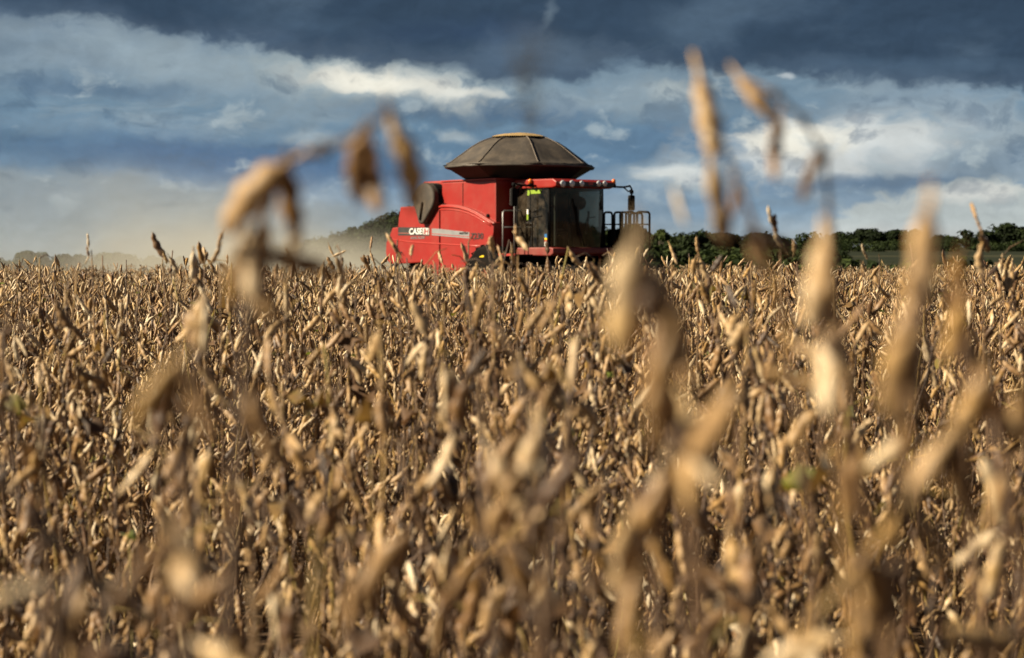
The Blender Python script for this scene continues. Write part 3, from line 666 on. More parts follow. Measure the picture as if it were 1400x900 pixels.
MB().prism([(-1.40, ZG - 0.05), (-0.05, ZG - 0.05), (-0.05, ZG - 0.02), (-1.40, ZG - 0.02)], -0.9, 0.9).build('headliner', M_GREYD, H)
MB().box(-0.10, -0.04, -0.70, -0.62, 1.66, 3.15).build('pillar_reflection', M_STEEL, H, 0.01)  # pale strip added to stand in for the reflection at the front pillar
MB().tube([(-0.3, 0.62, 2.0), (-0.25, 0.66, 2.5), (-0.2, 0.62, 2.62)], 0.03, 8).build('control_arm', M_STEEL, H, smooth=True)
MB().box(-0.4, -0.34, -0.62, -0.38, 2.35, 2.55).build('monitor', M_BLACKC, H, 0.015)
# sill below the cab, feeder house, service platform on the right
MB().prism([(-1.6, 1.42), (0.1, 1.40), (0.24, 1.46), (0.24, 1.60), (0.12, 1.63), (-1.6, 1.63)], -1.0, 1.18).build('cab_sill', M_SILL, H, 0.03)
MB().prism([(-1.6, 0.9), (-1.6, 1.5), (-0.3, 1.36), (1.9, 0.75), (1.9, 0.25), (0, 0.5)], -0.62, 0.62).build('feeder_house', M_BLACK, H, 0.03)
pl = MB().box(-1.62, -0.55, -1.62, -1.06, 1.38, 1.44).build('service_platform', M_BLACK, H, 0.01)
MB().box(-1.5, -0.6, -1.66, -1.62, 1.40, 1.46).build('platform_edge', M_REDT, pl)
mx_, mz_ = plane_y(659, 350.5, -1.66)
MB().box(mx_ - 0.13, mx_ + 0.13, -1.70, -1.66, mz_ - 0.03, mz_ + 0.035).build('side_marker', M_YEL, H, 0.008)
hp = [plane_x(687.5, 311, -1.25), plane_x(687.5, 290.5, -1.25), plane_x(689.5, 288.3, -1.25), plane_x(717, 288.3, -1.25)]
MB().tube([(-1.25, hp[0][0], 1.44), (-1.25, *hp[1]), (-1.25, *hp[2]), (-1.25, *hp[3])], 0.02, 8).build('handrail', M_STEEL, H, smooth=True)
MB().tube([(-1.25, *plane_x(687.5, 311, -1.25)), (-1.25, *plane_x(718, 311, -1.25))], 0.018, 8).build('handrail', M_STEEL, H, smooth=True)
MB().tube([(-1.0, -1.35, 1.44), (-1.0, -1.35, 3.28), (-0.95, -1.28, 3.36), (-0.9, -1.0, 3.36)], 0.02, 8).build('handrail', M_STEEL, H, smooth=True)
# access platform with its hooped rails on the left
pf = MB().box(-1.5, 0.05, 0.98, 2.35, 1.50, 1.58).build('access_platform', M_BLACK, H, 0.01)
def hoop(xl, p0, p1, ytop=290.3, ybot=342):
    a = plane_x(p0, ytop, xl); b = plane_x(p1, ytop, xl); z0_ = 1.55; zt = a[1]
    ya, yb = a[0], b[0]; c = 0.07
    MB().tube([(xl, ya, z0_), (xl, ya, zt - c), (xl, ya + c * 0.3, zt - c * 0.3), (xl, ya + c, zt), (xl, yb - c, zt), (xl, yb - c * 0.3, zt - c * 0.3), (xl, yb, zt - c), (xl, yb, z0_)],
              0.032, 8).build('platform_rail', M_BLACK, H, smooth=True)
hoop(-0.1, 826, 837); hoop(0.0, 840, 851); hoop(-0.25, 848, 860); hoop(-0.1, 856, 867, 289.8); hoop(0.02, 871, 888, 289.8); hoop(-0.4, 862, 878, 291.5)
a_, b_ = plane_x(826, 307, 0.02), plane_x(888, 307, 0.02)
MB().tube([(0.02, a_[0], a_[1]), (0.02, b_[0], b_[1])], 0.018, 8).build('platform_rail', M_BLACK, H, smooth=True)
ld = empty('ladder', (0, 0, 0)); ld.parent = H
for s in (0, 0.5): MB().tube([(0.06 + s * 0, 1.75 + s, 0.55), (0.06, 1.75 + s, 1.6), (0.06, 1.75 + s, 2.3)], 0.03, 8).build('ladder_rail', M_BLACK, ld, smooth=True)
for k in range(4): MB().box(0.0, 0.16, 1.76, 2.24, 0.60 + k * 0.27, 0.635 + k * 0.27).build('step', M_BLACK, ld)
MB().box(-0.9, -0.1, 1.9, 2.3, 1.58, 2.15).build('tool_box', M_BLACK, H, 0.03)
MB().tube([(-0.2, 1.02, 1.0), (-0.2, 1.02, 2.9)], 0.03, 8).build('grab_rail', M_RED, H, smooth=True)
# unloading auger on the far side, exhaust behind the cover
MB().tube([(-1.9, 1.75, 2.9), (-2.4, 1.85, 3.0), (-6.9, 1.8, 3.1), (-7.3, 1.8, 2.95)], 0.19, 14).build('unloading_auger', M_RED, H, smooth=True)
MB().tube([(xr + 0.7, 0.3, ZT), (xr + 0.7, 0.3, ZT + 0.62), (xr + 0.6, 0.3, ZT + 0.75)], 0.07, 10).build('exhaust_pipe', M_STEEL, H, smooth=True)
# wheels
def wheel(x, y, rad, wid, s):
    c = (x, y, rad)
    w = empty('wheel', (0, 0, 0)); w.parent = H
    t = MB().lathe([(rad * 0.55, -wid / 2 * .9), (rad * 0.86, -wid / 2), (rad * 0.96, -wid * 0.42), (rad * 0.99, 0), (rad * 0.96, wid * 0.42), (rad * 0.86, wid / 2), (rad * 0.55, wid / 2 * .9)], c, (0, 1, 0), 40)
    for k in range(22):
        a = 2 * math.pi * k / 22; ca, sa = math.cos(a), math.sin(a)
        for e in (-1, 1):
            a2 = a + 0.14 * e; p0 = Vector((x + rad * 1.0 * math.cos(a2), y + e * wid * 0.03, rad + rad * 1.0 * math.sin(a2))); a3 = a2 + 0.2
            p1 = Vector((x + rad * 0.965 * math.cos(a3), y + e * wid * 0.47, rad + rad * 0.965 * math.sin(a3)))
            t.tube([p0, p1], 0.032, 4)
    t.build('tyre', M_RUBBER, w)
    MB().lathe([(rad * 0.54, -wid * 0.4), (rad * 0.56, 0), (rad * 0.54, wid * 0.4)] if s > 0 else [(rad * 0.54, -wid * 0.4), (rad * 0.56, 0), (rad * 0.54, wid * 0.4)], c, (0, 1, 0), 32).build('rim', M_RIM, w)
    MB().lathe([(rad * 0.2, 0), (rad * 0.18, wid * 0.48)], c, (0, s, 0), 16).build('hub', M_RED, w)
for s in (-1, 1):
    wheel(-0.75, s * 1.55, 0.86, 0.66, s) if s > 0 else wheel(-1.9, s * 1.42, 0.86, 0.60, s)
    wheel(-5.45, s * 1.25, 0.62, 0.45, s)
# low header in front, mostly hidden in the crop
hd = MB().prism([(1.9, 0.12), (2.0, 0.75), (2.06, 0.75), (2.06, 0.16), (2.9, 0.06), (2.9, 0.03), (2.0, 0.05)], -3.6, 3.6).build('header_trough', M_KNIFE, H)
for s in (-1, 1):
    MB().prism([(1.85, 0.1), (1.9, 0.72), (2.4, 0.68), (3.6, 0.10), (3.55, 0.05)], s * 3.6 - 0.06 + s * .07, s * 3.6 + 0.06 + s * .07).build('header_divider', M_KNIFE, hd, 0.02)
MB().lathe([(0.06, -3.5), (0.06, 3.5)], (2.65, 0, 0.52), (0, 1, 0), 12).build('reel_shaft', M_STEEL, hd)
for k in range(6):
    a = k * math.pi / 3
    MB().tube([(2.65 + 0.36 * math.cos(a), -3.5, 0.52 + 0.36 * math.sin(a)), (2.65 + 0.36 * math.cos(a), 3.5, 0.52 + 0.36 * math.sin(a))], 0.02, 6).build('reel_bat', M_STEEL, hd)

# ------------------------------------------------------------------ soybean plants
def pod_geo(L, W_, bend, seeds, r, seg=8, rings=11):
    """a dry pod along +z from its stalk: flattened, bulging over each bean, curved, with a small beak"""
    vs = []; fs = []
    st = 0.012
    prof = [(-st, 0.0011), (-st * 0.4, 0.0010), (0, 0.0016)]
    for i in range(1, rings):
        t = i / rings
        e = (math.sin(math.pi * min(1, t * 0.95 + 0.03)) ** 0.36) * (1 - 0.10 * t)
        w = W_ * 0.5 * e * (1 + 0.21 * -math.cos(2 * math.pi * seeds * (t * 0.94 + 0.0)))
        prof.append((t * L, max(w, 0.0012)))
    prof += [(L * 1.02, 0.0010), (L * 1.07, 0.0003)]
    for z, w in prof:
        t = max(0, z / L); ox = bend * L * (t * t) ; zz = z - abs(bend) * L * 0.35 * t ** 3
        tw = 0.5 * t
        for j in range(seg):
            a = 2 * math.pi * j / seg; x = w * math.cos(a); y = w * (0.62 if z > 0 else 1) * math.sin(a)
            if z > 0 and j in (0, seg // 2): x *= 1.12
            vs.append((ox + x * math.cos(tw) - y * math.sin(tw), x * math.sin(tw) + y * math.cos(tw), zz))
    k = len(prof)
    fs = [(i * seg + j, i * seg + (j + 1) % seg, (i + 1) * seg + (j + 1) % seg, (i + 1) * seg + j) for i in range(k - 1) for j in range(seg)]
    fs.append(tuple((k - 1) * seg + j for j in range(seg)))
    return vs, fs
PODS = []; POD_MESH = []
for i in range(18):
    r = random.Random(100 + i)
    g = pod_geo(r.uniform(0.036, 0.049), r.uniform(0.0108, 0.0134), r.uniform(-0.18, 0.26), r.choice((2, 3, 3, 3)), r)
    tint = [0.08, 0.22, 0.34, 0.42, 0.5, 0.56, 0.6, 0.64, 0.68, 0.74, 0.8, 0.86, 0.44, 0.28, 0.64, 0.54, 0.92, 0.72][i]
    PODS.append((g, tint))
    mb = MB(); mb.add(*g); me = mb.mesh('pod', M_POD, smooth=True, fix=False); add_tint(me, [tint] * len(g[0])); POD_MESH.append(me)
# a coarser pod for the merged far plants
PODS_LO = []
for i in range(18):
    r = random.Random(100 + i)
    PODS_LO.append((pod_geo(r.uniform(0.036, 0.049), r.uniform(0.0108, 0.0134), r.uniform(-0.18, 0.26), r.choice((2, 3, 3, 3)), r, 6, 8), PODS[i][1]))

def frame(d, roll):
    d = d.normalized(); a = d.orthogonal().normalized(); b = d.cross(a)
    a2 = a * math.cos(roll) + b * math.sin(roll); b2 = d.cross(a2)
    return Matrix(((a2.x, b2.x, d.x), (a2.y, b2.y, d.y), (a2.z, b2.z, d.z)))
def design(seed, hgt, npod):
    """stem paths [(points, r0, r1, tint)], pods [(index, matrix)], leaf scraps"""
    r = random.Random(seed); stems = []; pods = []; leaves = []
    base_t = r.choice((0.15, 0.2, 0.3, 0.4, 0.5, 0.82))
    lean = Vector((r.gauss(0, 0.07), r.gauss(0, 0.07), 1))
    def axis(p0, d0, ln, r0, node):
        pts = [p0]; p = p0.copy(); d = d0.normalized(); k = max(3, int(ln / node)); nodes = []
        ph = r.uniform(0, 6.28)
        for i in range(k):
            a = ph + i * math.pi + r.gauss(0, 0.5)
            d = (d + Vector((math.cos(a), math.sin(a), 0)) * 0.13 + Vector((r.gauss(0, .04), r.gauss(0, .04), 0.05))).normalized()
            p = p + d * (ln / k); pts.append(p.copy()); nodes.append((p.copy(), d.copy(), (i + 1) / k, a))
        stems.append((pts, r0, r0 * 0.38, base_t + r.uniform(-.1, .1)))
        return nodes
    main = axis(Vector((0, 0, 0)), lean, hgt, 0.0042, 0.055)
    allnodes = [(q, 1.0) for q in main]
    for b in range(r.choice((1, 2, 2, 3))):
        q = main[r.randrange(2, max(3, len(main) // 2))]
        a = r.uniform(0, 6.28)
        br = axis(q[0], Vector((math.cos(a) * 0.55, math.sin(a) * 0.55, 1)), hgt * r.uniform(0.3, 0.5), 0.0026, 0.05)
        allnodes += [(x, 0.8) for x in br]
    cand = []
    for (p, d, t, a), wgt in allnodes:
        if p.z < 0.10 * hgt: continue
        hi_ = p.z / hgt
        kk = r.choice((2, 3, 4, 4, 5)) if hi_ > 0.35 else r.choice((1, 2, 2, 3))
        for _ in range(kk):
            aa = a + r.gauss(0, 0.9); up = r.random()
            if t > 0.93: e = R(r.uniform(45, 88)) if up < 0.45 else R(r.uniform(-84, -28))
            elif hi_ > 0.6: e = R(r.uniform(30, 80)) if up < 0.2 else R(r.uniform(-87, -35))
            else: e = R(r.uniform(20, 70)) if up < 0.14 else R(r.uniform(-87, -35))
            v = Vector((math.cos(aa) * math.cos(e), math.sin(aa) * math.cos(e), math.sin(e)))
            m = Matrix.Translation(p + v * 0.008) @ (frame(v, r.uniform(0, 6.28)).to_4x4()) @ Matrix.Scale(r.uniform(0.82, 1.15), 4)
            cand.append((r.randrange(18), m, p.z))
    r.shuffle(cand)
    cand = cand[:npod]
    pods = [(i, m) for i, m, z in cand]
    for _ in range(r.choice((2, 3, 4, 5))):     # bare leaf stalks
        p, d, t, a = r.choice(main[2:]); aa = r.uniform(0, 6.28); e = r.uniform(-0.6, 0.9); L = r.uniform(0.035, 0.09)
        v = Vector((math.cos(aa), math.sin(aa), e)).normalized()
        stems.append(([p, p + v * L * 0.5 + Vector((0, 0, 0.01)), p + v * L], 0.0013, 0.0008, r.choice((0.15, 0.4, 0.6, 0.85))))
    for _ in range(r.choice((0, 0, 1, 1, 2))):  # withered leaf scraps
        p, d, t, a = r.choice(main[1:]); leaves.append((p + Vector((r.uniform(-.03, .03), r.uniform(-.03, .03), -0.02)), r.uniform(0.015, 0.03), r.random() ** 0.7 * 0.85 if r.random() < 0.98 else 1.0, r.random()))
    return stems, pods, leaves
def stems_into(mb, tints, stems, seg=6):
    for pts, r0, r1, t in stems:
        k = len(mb.v); mb.tube(pts, r0, seg, r1); tints += [t] * (len(mb.v) - k)
        if r0 > 0.002:
            for q in pts[1:-1]:   # swollen nodes
                k = len(mb.v); rr = r0 * 1.05; mb.lathe([(rr * 0.5, -rr * 1.3), (rr * 1.25, 0), (rr * 0.5, rr * 1.3)], q, (0, 0, 1), 6); tints += [t - 0.15] * (len(mb.v) - k)
def leaf_into(mb, tints, p, s, t, sd):
    r = random.Random(int(sd * 1e6)); k = len(mb.v); g = []
    for i in range(4):
        for j in range(3):
            u = i / 3 - .5; w = (j - 1) * (0.36 - 0.5 * u * u)
            g.append((p.x + s * 2 * u + r.gauss(0, .12) * s, p.y + s * 2 * w + r.gauss(0, .12) * s, p.z + r.gauss(0, .4) * s - abs(w) * s))
    mb.add(g, [(i * 3 + j, i * 3 + j + 1, i * 3 + j + 4, i * 3 + j + 3) for i in range(3) for j in range(2)])
    tints += [t] * 12
def to_obj(name, mb, tints, m, parent=None, link=True):
    me = mb.mesh(name, m, smooth=True, fix=False); add_tint(me, tints)
    o = bpy.data.objects.new(name, me)
    if link: COL.objects.link(o)
    if parent: o.parent = parent
    return o

# --- the field as one mass: merged plants scattered by geometry nodes
protos = bpy.data.collections.new('field_plants')
NP = 12; PTOP = []
for i in range(NP):
    stems, pods, leaves = design(500 + i, 0.98, 64)
    mb = MB(); ti = []
    for idx, m in pods:
        (vs, fs), t = PODS_LO[idx]; mb.add([m @ Vector(v) for v in vs], fs); ti += [t + 0.08 * math.sin(idx * 9 + m[0][3] * 900)] * len(vs)
    npf = len(mb.f); stems_into(mb, ti, stems, 5); nsf = len(mb.f)
    for p, s, t, sd in leaves: leaf_into(mb, ti, p, s, t, sd)
    me = mb.mesh('plant', M_POD, smooth=True, fix=False); me.materials.append(M_STEM); me.materials.append(M_LEAF)
    mi = [0] * npf + [1] * (nsf - npf) + [2] * (len(mb.f) - nsf); me.polygons.foreach_set('material_index', mi)
    add_tint(me, ti)
    zt = max(v[2] for v in mb.v); PTOP.append(zt)
    protos.objects.link(bpy.data.objects.new('plant_%02d' % i, me))
DNEAR = 9.0
r = random.Random(11); fv = []; frot = []; fscl = []; fidx = []
near_spots = []
def in_swath(x, y):
    d = Vector((x, y, 0)) - Vector((CO.x, CO.y, 0)); f = d.dot(CF); l = d.dot(CLF)
    return f < 3.3 and abs(l) < 3.9
yy_ = 1.55
def canopy(y):
    kn = [(1.5, 1.0), (3, 1.04), (5, 1.11), (7, 1.12), (10, 1.10), (16, 1.06), (25, 1.01), (45, 0.96), (80, 0.95)]
    for (a, b), (c, d) in zip(kn, kn[1:]):
        if y <= c: return b + (d - b) * max(0, (y - a) / (c - a))
    return 1.0
step = 0.235
while yy_ < 66:
    half = yy_ * 0.25 + 0.5 + (2.0 if yy_ > 12 else yy_ * 0.12)
    xx_ = -half
    sp_ = step * (1.25 if yy_ < 5.0 else 1.0) * (1.0 + max(0, (yy_ - 30)) * 0.008)
    while xx_ < half:
        x = xx_ + r.uniform(-.09, .09); y = yy_ + r.uniform(-.09, .09)
        xx_ += sp_
        hv = canopy(yy_) + r.gauss(0, 0.10) + 0.07 * noise.noise(Vector((x * 0.5, y * 0.5, 3)))
        if r.random() < 0.035: hv *= 1.12
        edge_y = 57.5 + 2.0 * noise.noise(Vector((x * 0.2, 0, 9))) + (-0.18 * max(0, x - 4) if x > 4 else 0.25 * max(0, -x - 3) * 0.6)
        if y > edge_y or in_swath(x, y): continue
        gap = noise.noise(Vector((x * 0.9, y * 0.7, 17)))
        if gap > (0.22 if y < 9 else 0.34) and r.random() < 0.85: continue
        if r.random() < 0.06 and y > 5: hv *= 1.09
        if r.random() < 0.05 and y > 4.5: hv += r.uniform(0.06, 0.16)
        hv = min(hv, canopy(y) + 0.23)
        rot = Euler((r.gauss(0, 0.09), r.gauss(0, 0.09), r.uniform(0, 6.28)))
        if y < DNEAR and len(near_spots) < 112: near_spots.append((x, y, hv, rot))
        else: fv.append((x, y, 0)); frot.append(rot); fidx.append(r.randrange(NP)); fscl.append(hv / PTOP[fidx[-1]])
    yy_ += sp_
me = bpy.data.meshes.new('soybean_field'); me.from_pydata(fv, [], [])
a = me.attributes.new('rot', 'FLOAT_VECTOR', 'POINT'); a.data.foreach_set('vector', [c for e in frot for c in (e.x, e.y, e.z)])
a = me.attributes.new('scl', 'FLOAT', 'POINT'); a.data.foreach_set('value', fscl)
a = me.attributes.new('idx', 'INT', 'POINT'); a.data.foreach_set('value', fidx)
fo = bpy.data.objects.new('soybean_field', me); COL.objects.link(fo)
tag(fo, 'ripe soybean field stretching to the harvester', 'soybean crop', kind='stuff')
ng = bpy.data.node_groups.new('scatter', 'GeometryNodeTree')
ng.interface.new_socket('Geometry', in_out='INPUT', socket_type='NodeSocketGeometry')
ng.interface.new_socket('Geometry', in_out='OUTPUT', socket_type='NodeSocketGeometry')
gi = ng.nodes.new('NodeGroupInput'); go = ng.nodes.new('NodeGroupOutput')
ci = ng.nodes.new('GeometryNodeCollectionInfo'); ci.inputs['Collection'].default_value = protos
ci.inputs['Separate Children'].default_value = True; ci.inputs['Reset Children'].default_value = True
ip = ng.nodes.new('GeometryNodeInstanceOnPoints'); ip.inputs['Pick Instance'].default_value = True
def na(nm, ty):
    q = ng.nodes.new('GeometryNodeInputNamedAttribute'); q.data_type = ty; q.inputs[0].default_value = nm; return q.outputs[0]
ng.links.new(gi.outputs[0], ip.inputs['Points']); ng.links.new(ci.outputs[0], ip.inputs['Instance'])
ng.links.new(na('idx', 'INT'), ip.inputs['Instance Index'])
e2r = ng.nodes.new('FunctionNodeEulerToRotation'); ng.links.new(na('rot', 'FLOAT_VECTOR'), e2r.inputs[0]); ng.links.new(e2r.outputs[0], ip.inputs['Rotation'])
ng.links.new(na('scl', 'FLOAT'), ip.inputs['Scale']); ng.links.new(ip.outputs[0], go.inputs[0])
md = fo.modifiers.new('scatter', 'NODES'); md.node_group = ng

# --- the near plants, every one an object with its stem and pods
def plant_root(name, loc, label, group=None, cat='soybean plant'):
    return empty(name, loc, 0, label, cat, group)
def make_plant(seed, hgt, npod, name, loc, label, group=None):
    stems, pods, leaves = design(seed, hgt, npod)
    root = plant_root(name, loc, label, group)
    mb = MB(); ti = []; stems_into(mb, ti, stems); to_obj('stem', mb, ti, M_STEM, root)
    for idx, m in pods:
        o = bpy.data.objects.new('pod', POD_MESH[idx]); COL.objects.link(o); o.parent = root; o.matrix_local = m
    for p, s, t, sd in leaves:
        mb = MB(); ti = []; leaf_into(mb, ti, p, s, t, sd); to_obj('withered_leaf', mb, ti, M_LEAF, root)
    return root
def copy_plant(src, kids, loc, rot, s, label=None, group=None):
    c = src.copy(); COL.objects.link(c); c.location = loc; c.rotation_euler = rot; c.scale = (s, s, s)
    if label: c['label'] = label
    if group: c['group'] = group
    for k in kids:
        d = k.copy(); COL.objects.link(d); d.parent = c
    return c
GROUP = 'ripe soybean plants in the front rows'
LAB = 'ripe leafless soybean plant with tan pods among its look-alike neighbours in the front rows'
masters = []; MTOP = []
def master_top(kids): return max((k.matrix_basis @ v.co).z for k in kids for v in k.data.vertices)
for i, (x, y, hv, rot) in enumerate(near_spots):
    if i < 12:
        o = make_plant(800 + i, 0.98, 34, 'soybean_plant', (x, y, 0), LAB, GROUP); o.rotation_euler = rot
        masters.append((o, list(o.children))); MTOP.append(master_top(o.children)); o.scale = (hv / MTOP[-1],) * 3
    else:
        k = r.randrange(12); copy_plant(*masters[k], (x, y, 0), rot, hv / MTOP[k])
def rise(px, py, d, tilt):
    t = P(px, py, d); k = r.randrange(12)
    copy_plant(*masters[k], (t.x, d, 0), (r.gauss(0, tilt), r.gauss(0, tilt), r.uniform(0, 6.28)), max(0.6, t.z) / MTOP[k])
for i in range(44):
    d = r.uniform(1.9, 4.3); px = r.uniform(-10, 1410); py = r.uniform(395, 640) if r.random() < .8 else r.uniform(385, 420)
    rise(px, py, d, 0.05)
for i in range(30):
    d = r.uniform(3.2, 6.5); px = r.uniform(-10, 1410); py = r.uniform(362, 440)
    rise(px, py, d, 0.07)
for i in range(22):
    d = r.uniform(1.25, 2.6); px = r.uniform(20, 1400); py = r.uniform(600, 860) - (2.6 - d) * 60
    rise(px, py, d, 0.05)
for i in range(60):
    d = r.uniform(4.5, 9.5); px = r.uniform(515, 720) if i < 18 else r.uniform(500, 860) if i < 32 else r.uniform(0, 1400); py = r.uniform(322, 362) if i < 18 else r.uniform(330, 372)
    rise(px, py, d, 0.05)
# --- plants that stand out, built one by one from where they stand and how they hang
def hero(label, stem, pods, d, broad=(), tint=0.45, rs=0.0030, extra=6, seed=1):
    """stem: picture heights turned into 3-D at distance d; pods: (base, tip[, mesh])"""
    r = random.Random(seed)
    pts = [P(a, b, d + r.uniform(-.015, .015)) for a, b in stem]
    foot = Vector((pts[0].x, pts[0].y, 0)); full = [foot + (pts[0] - foot) * t for t in (0, 0.5)] + pts if pts[0].z > 0.03 else pts
    root = plant_root('soybean_plant', foot, label)
    loc = [p - foot for p in full]
    mb = MB(); ti = []; stems_into(mb, ti, [(loc, rs * 1.25, rs * 0.55, tint)], 8); to_obj('stem', mb, ti, M_STEM, root)
    def put(b, t, idx, wd=1.0):
        v = t - b; tv = Vector(PODS[idx][0][0][-1]); L = tv.length
        m = frame(v, r.uniform(0, 6.28)) @ tv.rotation_difference(Vector((0, 0, 1))).to_matrix()
        o = bpy.data.objects.new('pod', POD_MESH[idx]); COL.objects.link(o); o.parent = root
        s = v.length / L; o.matrix_local = Matrix.Translation(b - foot) @ m.to_4x4() @ Matrix.Diagonal((s * 0.92 * wd, s * 1.05 * wd, s, 1))
    for i, q in enumerate(pods):
        b = P(*q[0], d + r.uniform(-.02, .02)); t = P(*q[1], d + r.uniform(-.03, .03))
        put(b, t, q[2] if len(q) > 2 else r.choice((9, 10, 11, 8, 9, 14, 16, 17)), q[3] if len(q) > 3 else 1.0)
    for i in range(extra):      # pods lower down the stem
        k = r.randrange(1, max(2, len(loc) // 2)); b = loc[k].lerp(loc[min(k + 1, len(loc) - 1)], r.random()) + foot
        aa = r.uniform(0, 6.28); e = R(r.uniform(-80, 40)); v = Vector((math.cos(aa) * math.cos(e), math.sin(aa) * math.cos(e), math.sin(e))) * r.uniform(0.042, 0.052)
        put(b + v * 0.2, b + v * 1.2, r.randrange(18))
    for (a, b, s, t) in broad:
        mb = MB(); ti = []; leaf_into(mb, ti, P(a, b, d) - foot, s, t, a * 0.00071 + 0.1); to_obj('withered_leaf', mb, ti, M_LEAF, root)
    return root
hero('tall broken soybean stalk bent over to the right above the horizon left of the harvester',
     [(300, 980), (318, 760), (330, 560), (338, 430), (345, 340), (366, 275), (392, 222), (440, 206), (495, 184), (536, 148)],
     [((388, 228), (306, 326), 8), ((394, 236), (409, 345), 2), ((340, 322), (346, 420), 9), ((340, 345), (386, 452), 5), ((330, 330), (318, 420), 14), ((404, 330), (390, 392), 11),
      ((496, 188), (492, 282), 6), ((506, 192), (522, 296), 3), ((532, 150), (548, 232), 16), ((544, 180), (562, 290), 8), ((360, 300), (352, 380), 7), ((385, 385), (380, 425), 16)],
     1.13, tint=0.3, extra=5, seed=21)
hero('tall thin soybean stalk dangling pods high against the sky right of the harvester',
     [(1128, 980), (1112, 760), (1090, 560), (1070, 430), (1040, 330), (1005, 240), (975, 165), (956, 100)],
     [((957, 108), (976, 216), 8), ((972, 222), (992, 342), 9), ((1028, 318), (1054, 378), 7), ((1036, 322), (1084, 352), 3), ((922, 262), (939, 308), 16), ((1008, 250), (996, 300), 3)],
     1.25, tint=0.35, rs=0.0022, extra=5, seed=22)
hero('slender soybean stalk with a drooping dark pod beside the dangling pair, its tip arching left',
     [(1215, 980), (1190, 760), (1162, 560), (1142, 430), (1136, 320), (1128, 215), (1100, 165), (1060, 128), (1012, 106)],
     [((1011, 106), (1067, 168), 8), ((1066, 160), (1061, 250), 4), ((1122, 208), (1096, 280), 0)], 1.3, tint=0.25, rs=0.0020, extra=4, seed=23)
hero('very blurred soybean stalk with long hanging pods standing right of the cab',
     [(968, 980), (955, 780), (930, 600), (905, 480), (886, 410), (868, 338)],
     [((867, 336), (842, 490), 9), ((873, 345), (866, 450), 8), ((882, 372), (934, 520), 7), ((912, 470), (898, 624), 6), ((928, 500), (990, 580), 12), ((940, 560), (978, 668), 9),
      ((930, 590), (942, 706), 8), ((900, 440), (880, 560), 5)], 0.93, tint=0.45, rs=0.0038, extra=4, seed=24)
hero('blurred soybean stalk topped by two broad flattened pods right of centre',
     [(1180, 980), (1160, 800), (1146, 620), (1135, 470), (1124, 330)],
     [((1124, 330), (1108, 455), 10, 1.35), ((1130, 345), (1138, 455), 8, 1.25), ((1138, 450), (1132, 570), 9), ((1140, 440), (1180, 520), 4)], 1.05, tint=0.6, seed=25)
hero('thick blurred soybean stalk with stacked pods standing out above the crop at the right',
     [(1215, 980), (1225, 780), (1238, 600), (1252, 440), (1266, 285)],
     [((1268, 286), (1246, 430), 9), ((1270, 300), (1282, 420), 7), ((1256, 390), (1212, 520), 8), ((1246, 420), (1252, 560), 14), ((1240, 470), (1222, 590), 5)], 0.95, tint=0.5, rs=0.0036, seed=26)
hero('short blurred soybean stalk just right of the thick stacked one', [(1340, 980), (1330, 760), (1322, 560), (1312, 350)],
     [((1312, 350), (1308, 444), 15), ((1316, 420), (1290, 500), 9), ((1318, 450), (1345, 540), 3)], 1.15, tint=0.4, seed=27)
hero('blurred soybean tip with two pods spread like a tent over the left of the field', [(262, 980), (255, 800), (248, 640), (241, 494)],
     [((241, 496), (184, 592), 8), ((240, 500), (222, 575), 7), ((246, 500), (290, 604), 3)], 0.98, tint=0.35, extra=4, seed=28)
hero('big blurred soybean pod bunch low at the left with one pod reaching down left', [(262, 1010), (255, 900), (246, 820), (238, 730)],
     [((236, 736), (150, 836), 4), ((240, 732), (262, 810), 9), ((246, 740), (285, 800), 8), ((250, 790), (268, 850), 14)], 0.88, tint=0.4, extra=2, seed=29)
hero('pale blurred soybean pod lying level at the left edge of the frame', [(60, 1010), (72, 900), (74, 800)],
     [((74, 800), (-22, 832), 16), ((74, 812), (110, 900), 2)], 0.84, tint=0.2, extra=1, seed=30)
hero('tan soybean stalk leaning to the right in the bottom right corner', [(1060, 960), (1110, 850), (1180, 770), (1245, 680), (1300, 596)],
     [((1298, 598), (1216, 745), 5), ((1302, 600), (1336, 720), 3), ((1250, 690), (1300, 790), 9), ((1190, 770), (1180, 880), 7)], 1.0, tint=0.62, extra=2, seed=31)
hero('blurred soybean stalk crowned with two arching pods near the right edge', [(1420, 980), (1400, 800), (1372, 640), (1345, 520)],
     [((1344, 520), (1292, 612), 8), ((1346, 522), (1390, 600), 7), ((1372, 640), (1350, 740), 9), ((1400, 520), (1390, 610), 14)], 1.1, tint=0.45, seed=32)
hero('blurred soybean stalk with a dark cluster below the central tall blur', [(900, 990), (895, 850), (905, 720), (908, 630)],
     [((908, 632), (880, 720), 9), ((906, 640), (950, 700), 0), ((900, 680), (850, 700), 1), ((900, 660), (870, 740), 0), ((925, 640), (858, 780), 12)], 1.15, tint=0.3, seed=33)  # darkest pod meshes picked for this cluster
hero('blurred soybean stalk with bright pods in the lower middle of the field', [(752, 990), (748, 850), (742, 700), (734, 580)],
     [((734, 582), (742, 700), 16), ((736, 590), (700, 680), 9), ((740, 650), (775, 740), 5), ((744, 700), (716, 800), 8)], 1.35, tint=0.4, seed=34)
hero('blurred soybean stalk with long pale pods at the bottom of the frame right of centre', [(880, 1010), (872, 900), (868, 800), (862, 710)],
     [((862, 712), (858, 830), 9), ((866, 730), (880, 820), 8), ((868, 800), (850, 900), 14)], 1.1, tint=0.8, seed=35)
hero('dark mottled soybean stalk drooping in the lower left', [(0, 640), (40, 700), (110, 770), (150, 830)][::-1],
     [((40, 700), (70, 760), 0), ((110, 770), (100, 850), 1), ((10, 640), (-20, 720), 0)], 1.3, tint=0.05, extra=3, seed=36)
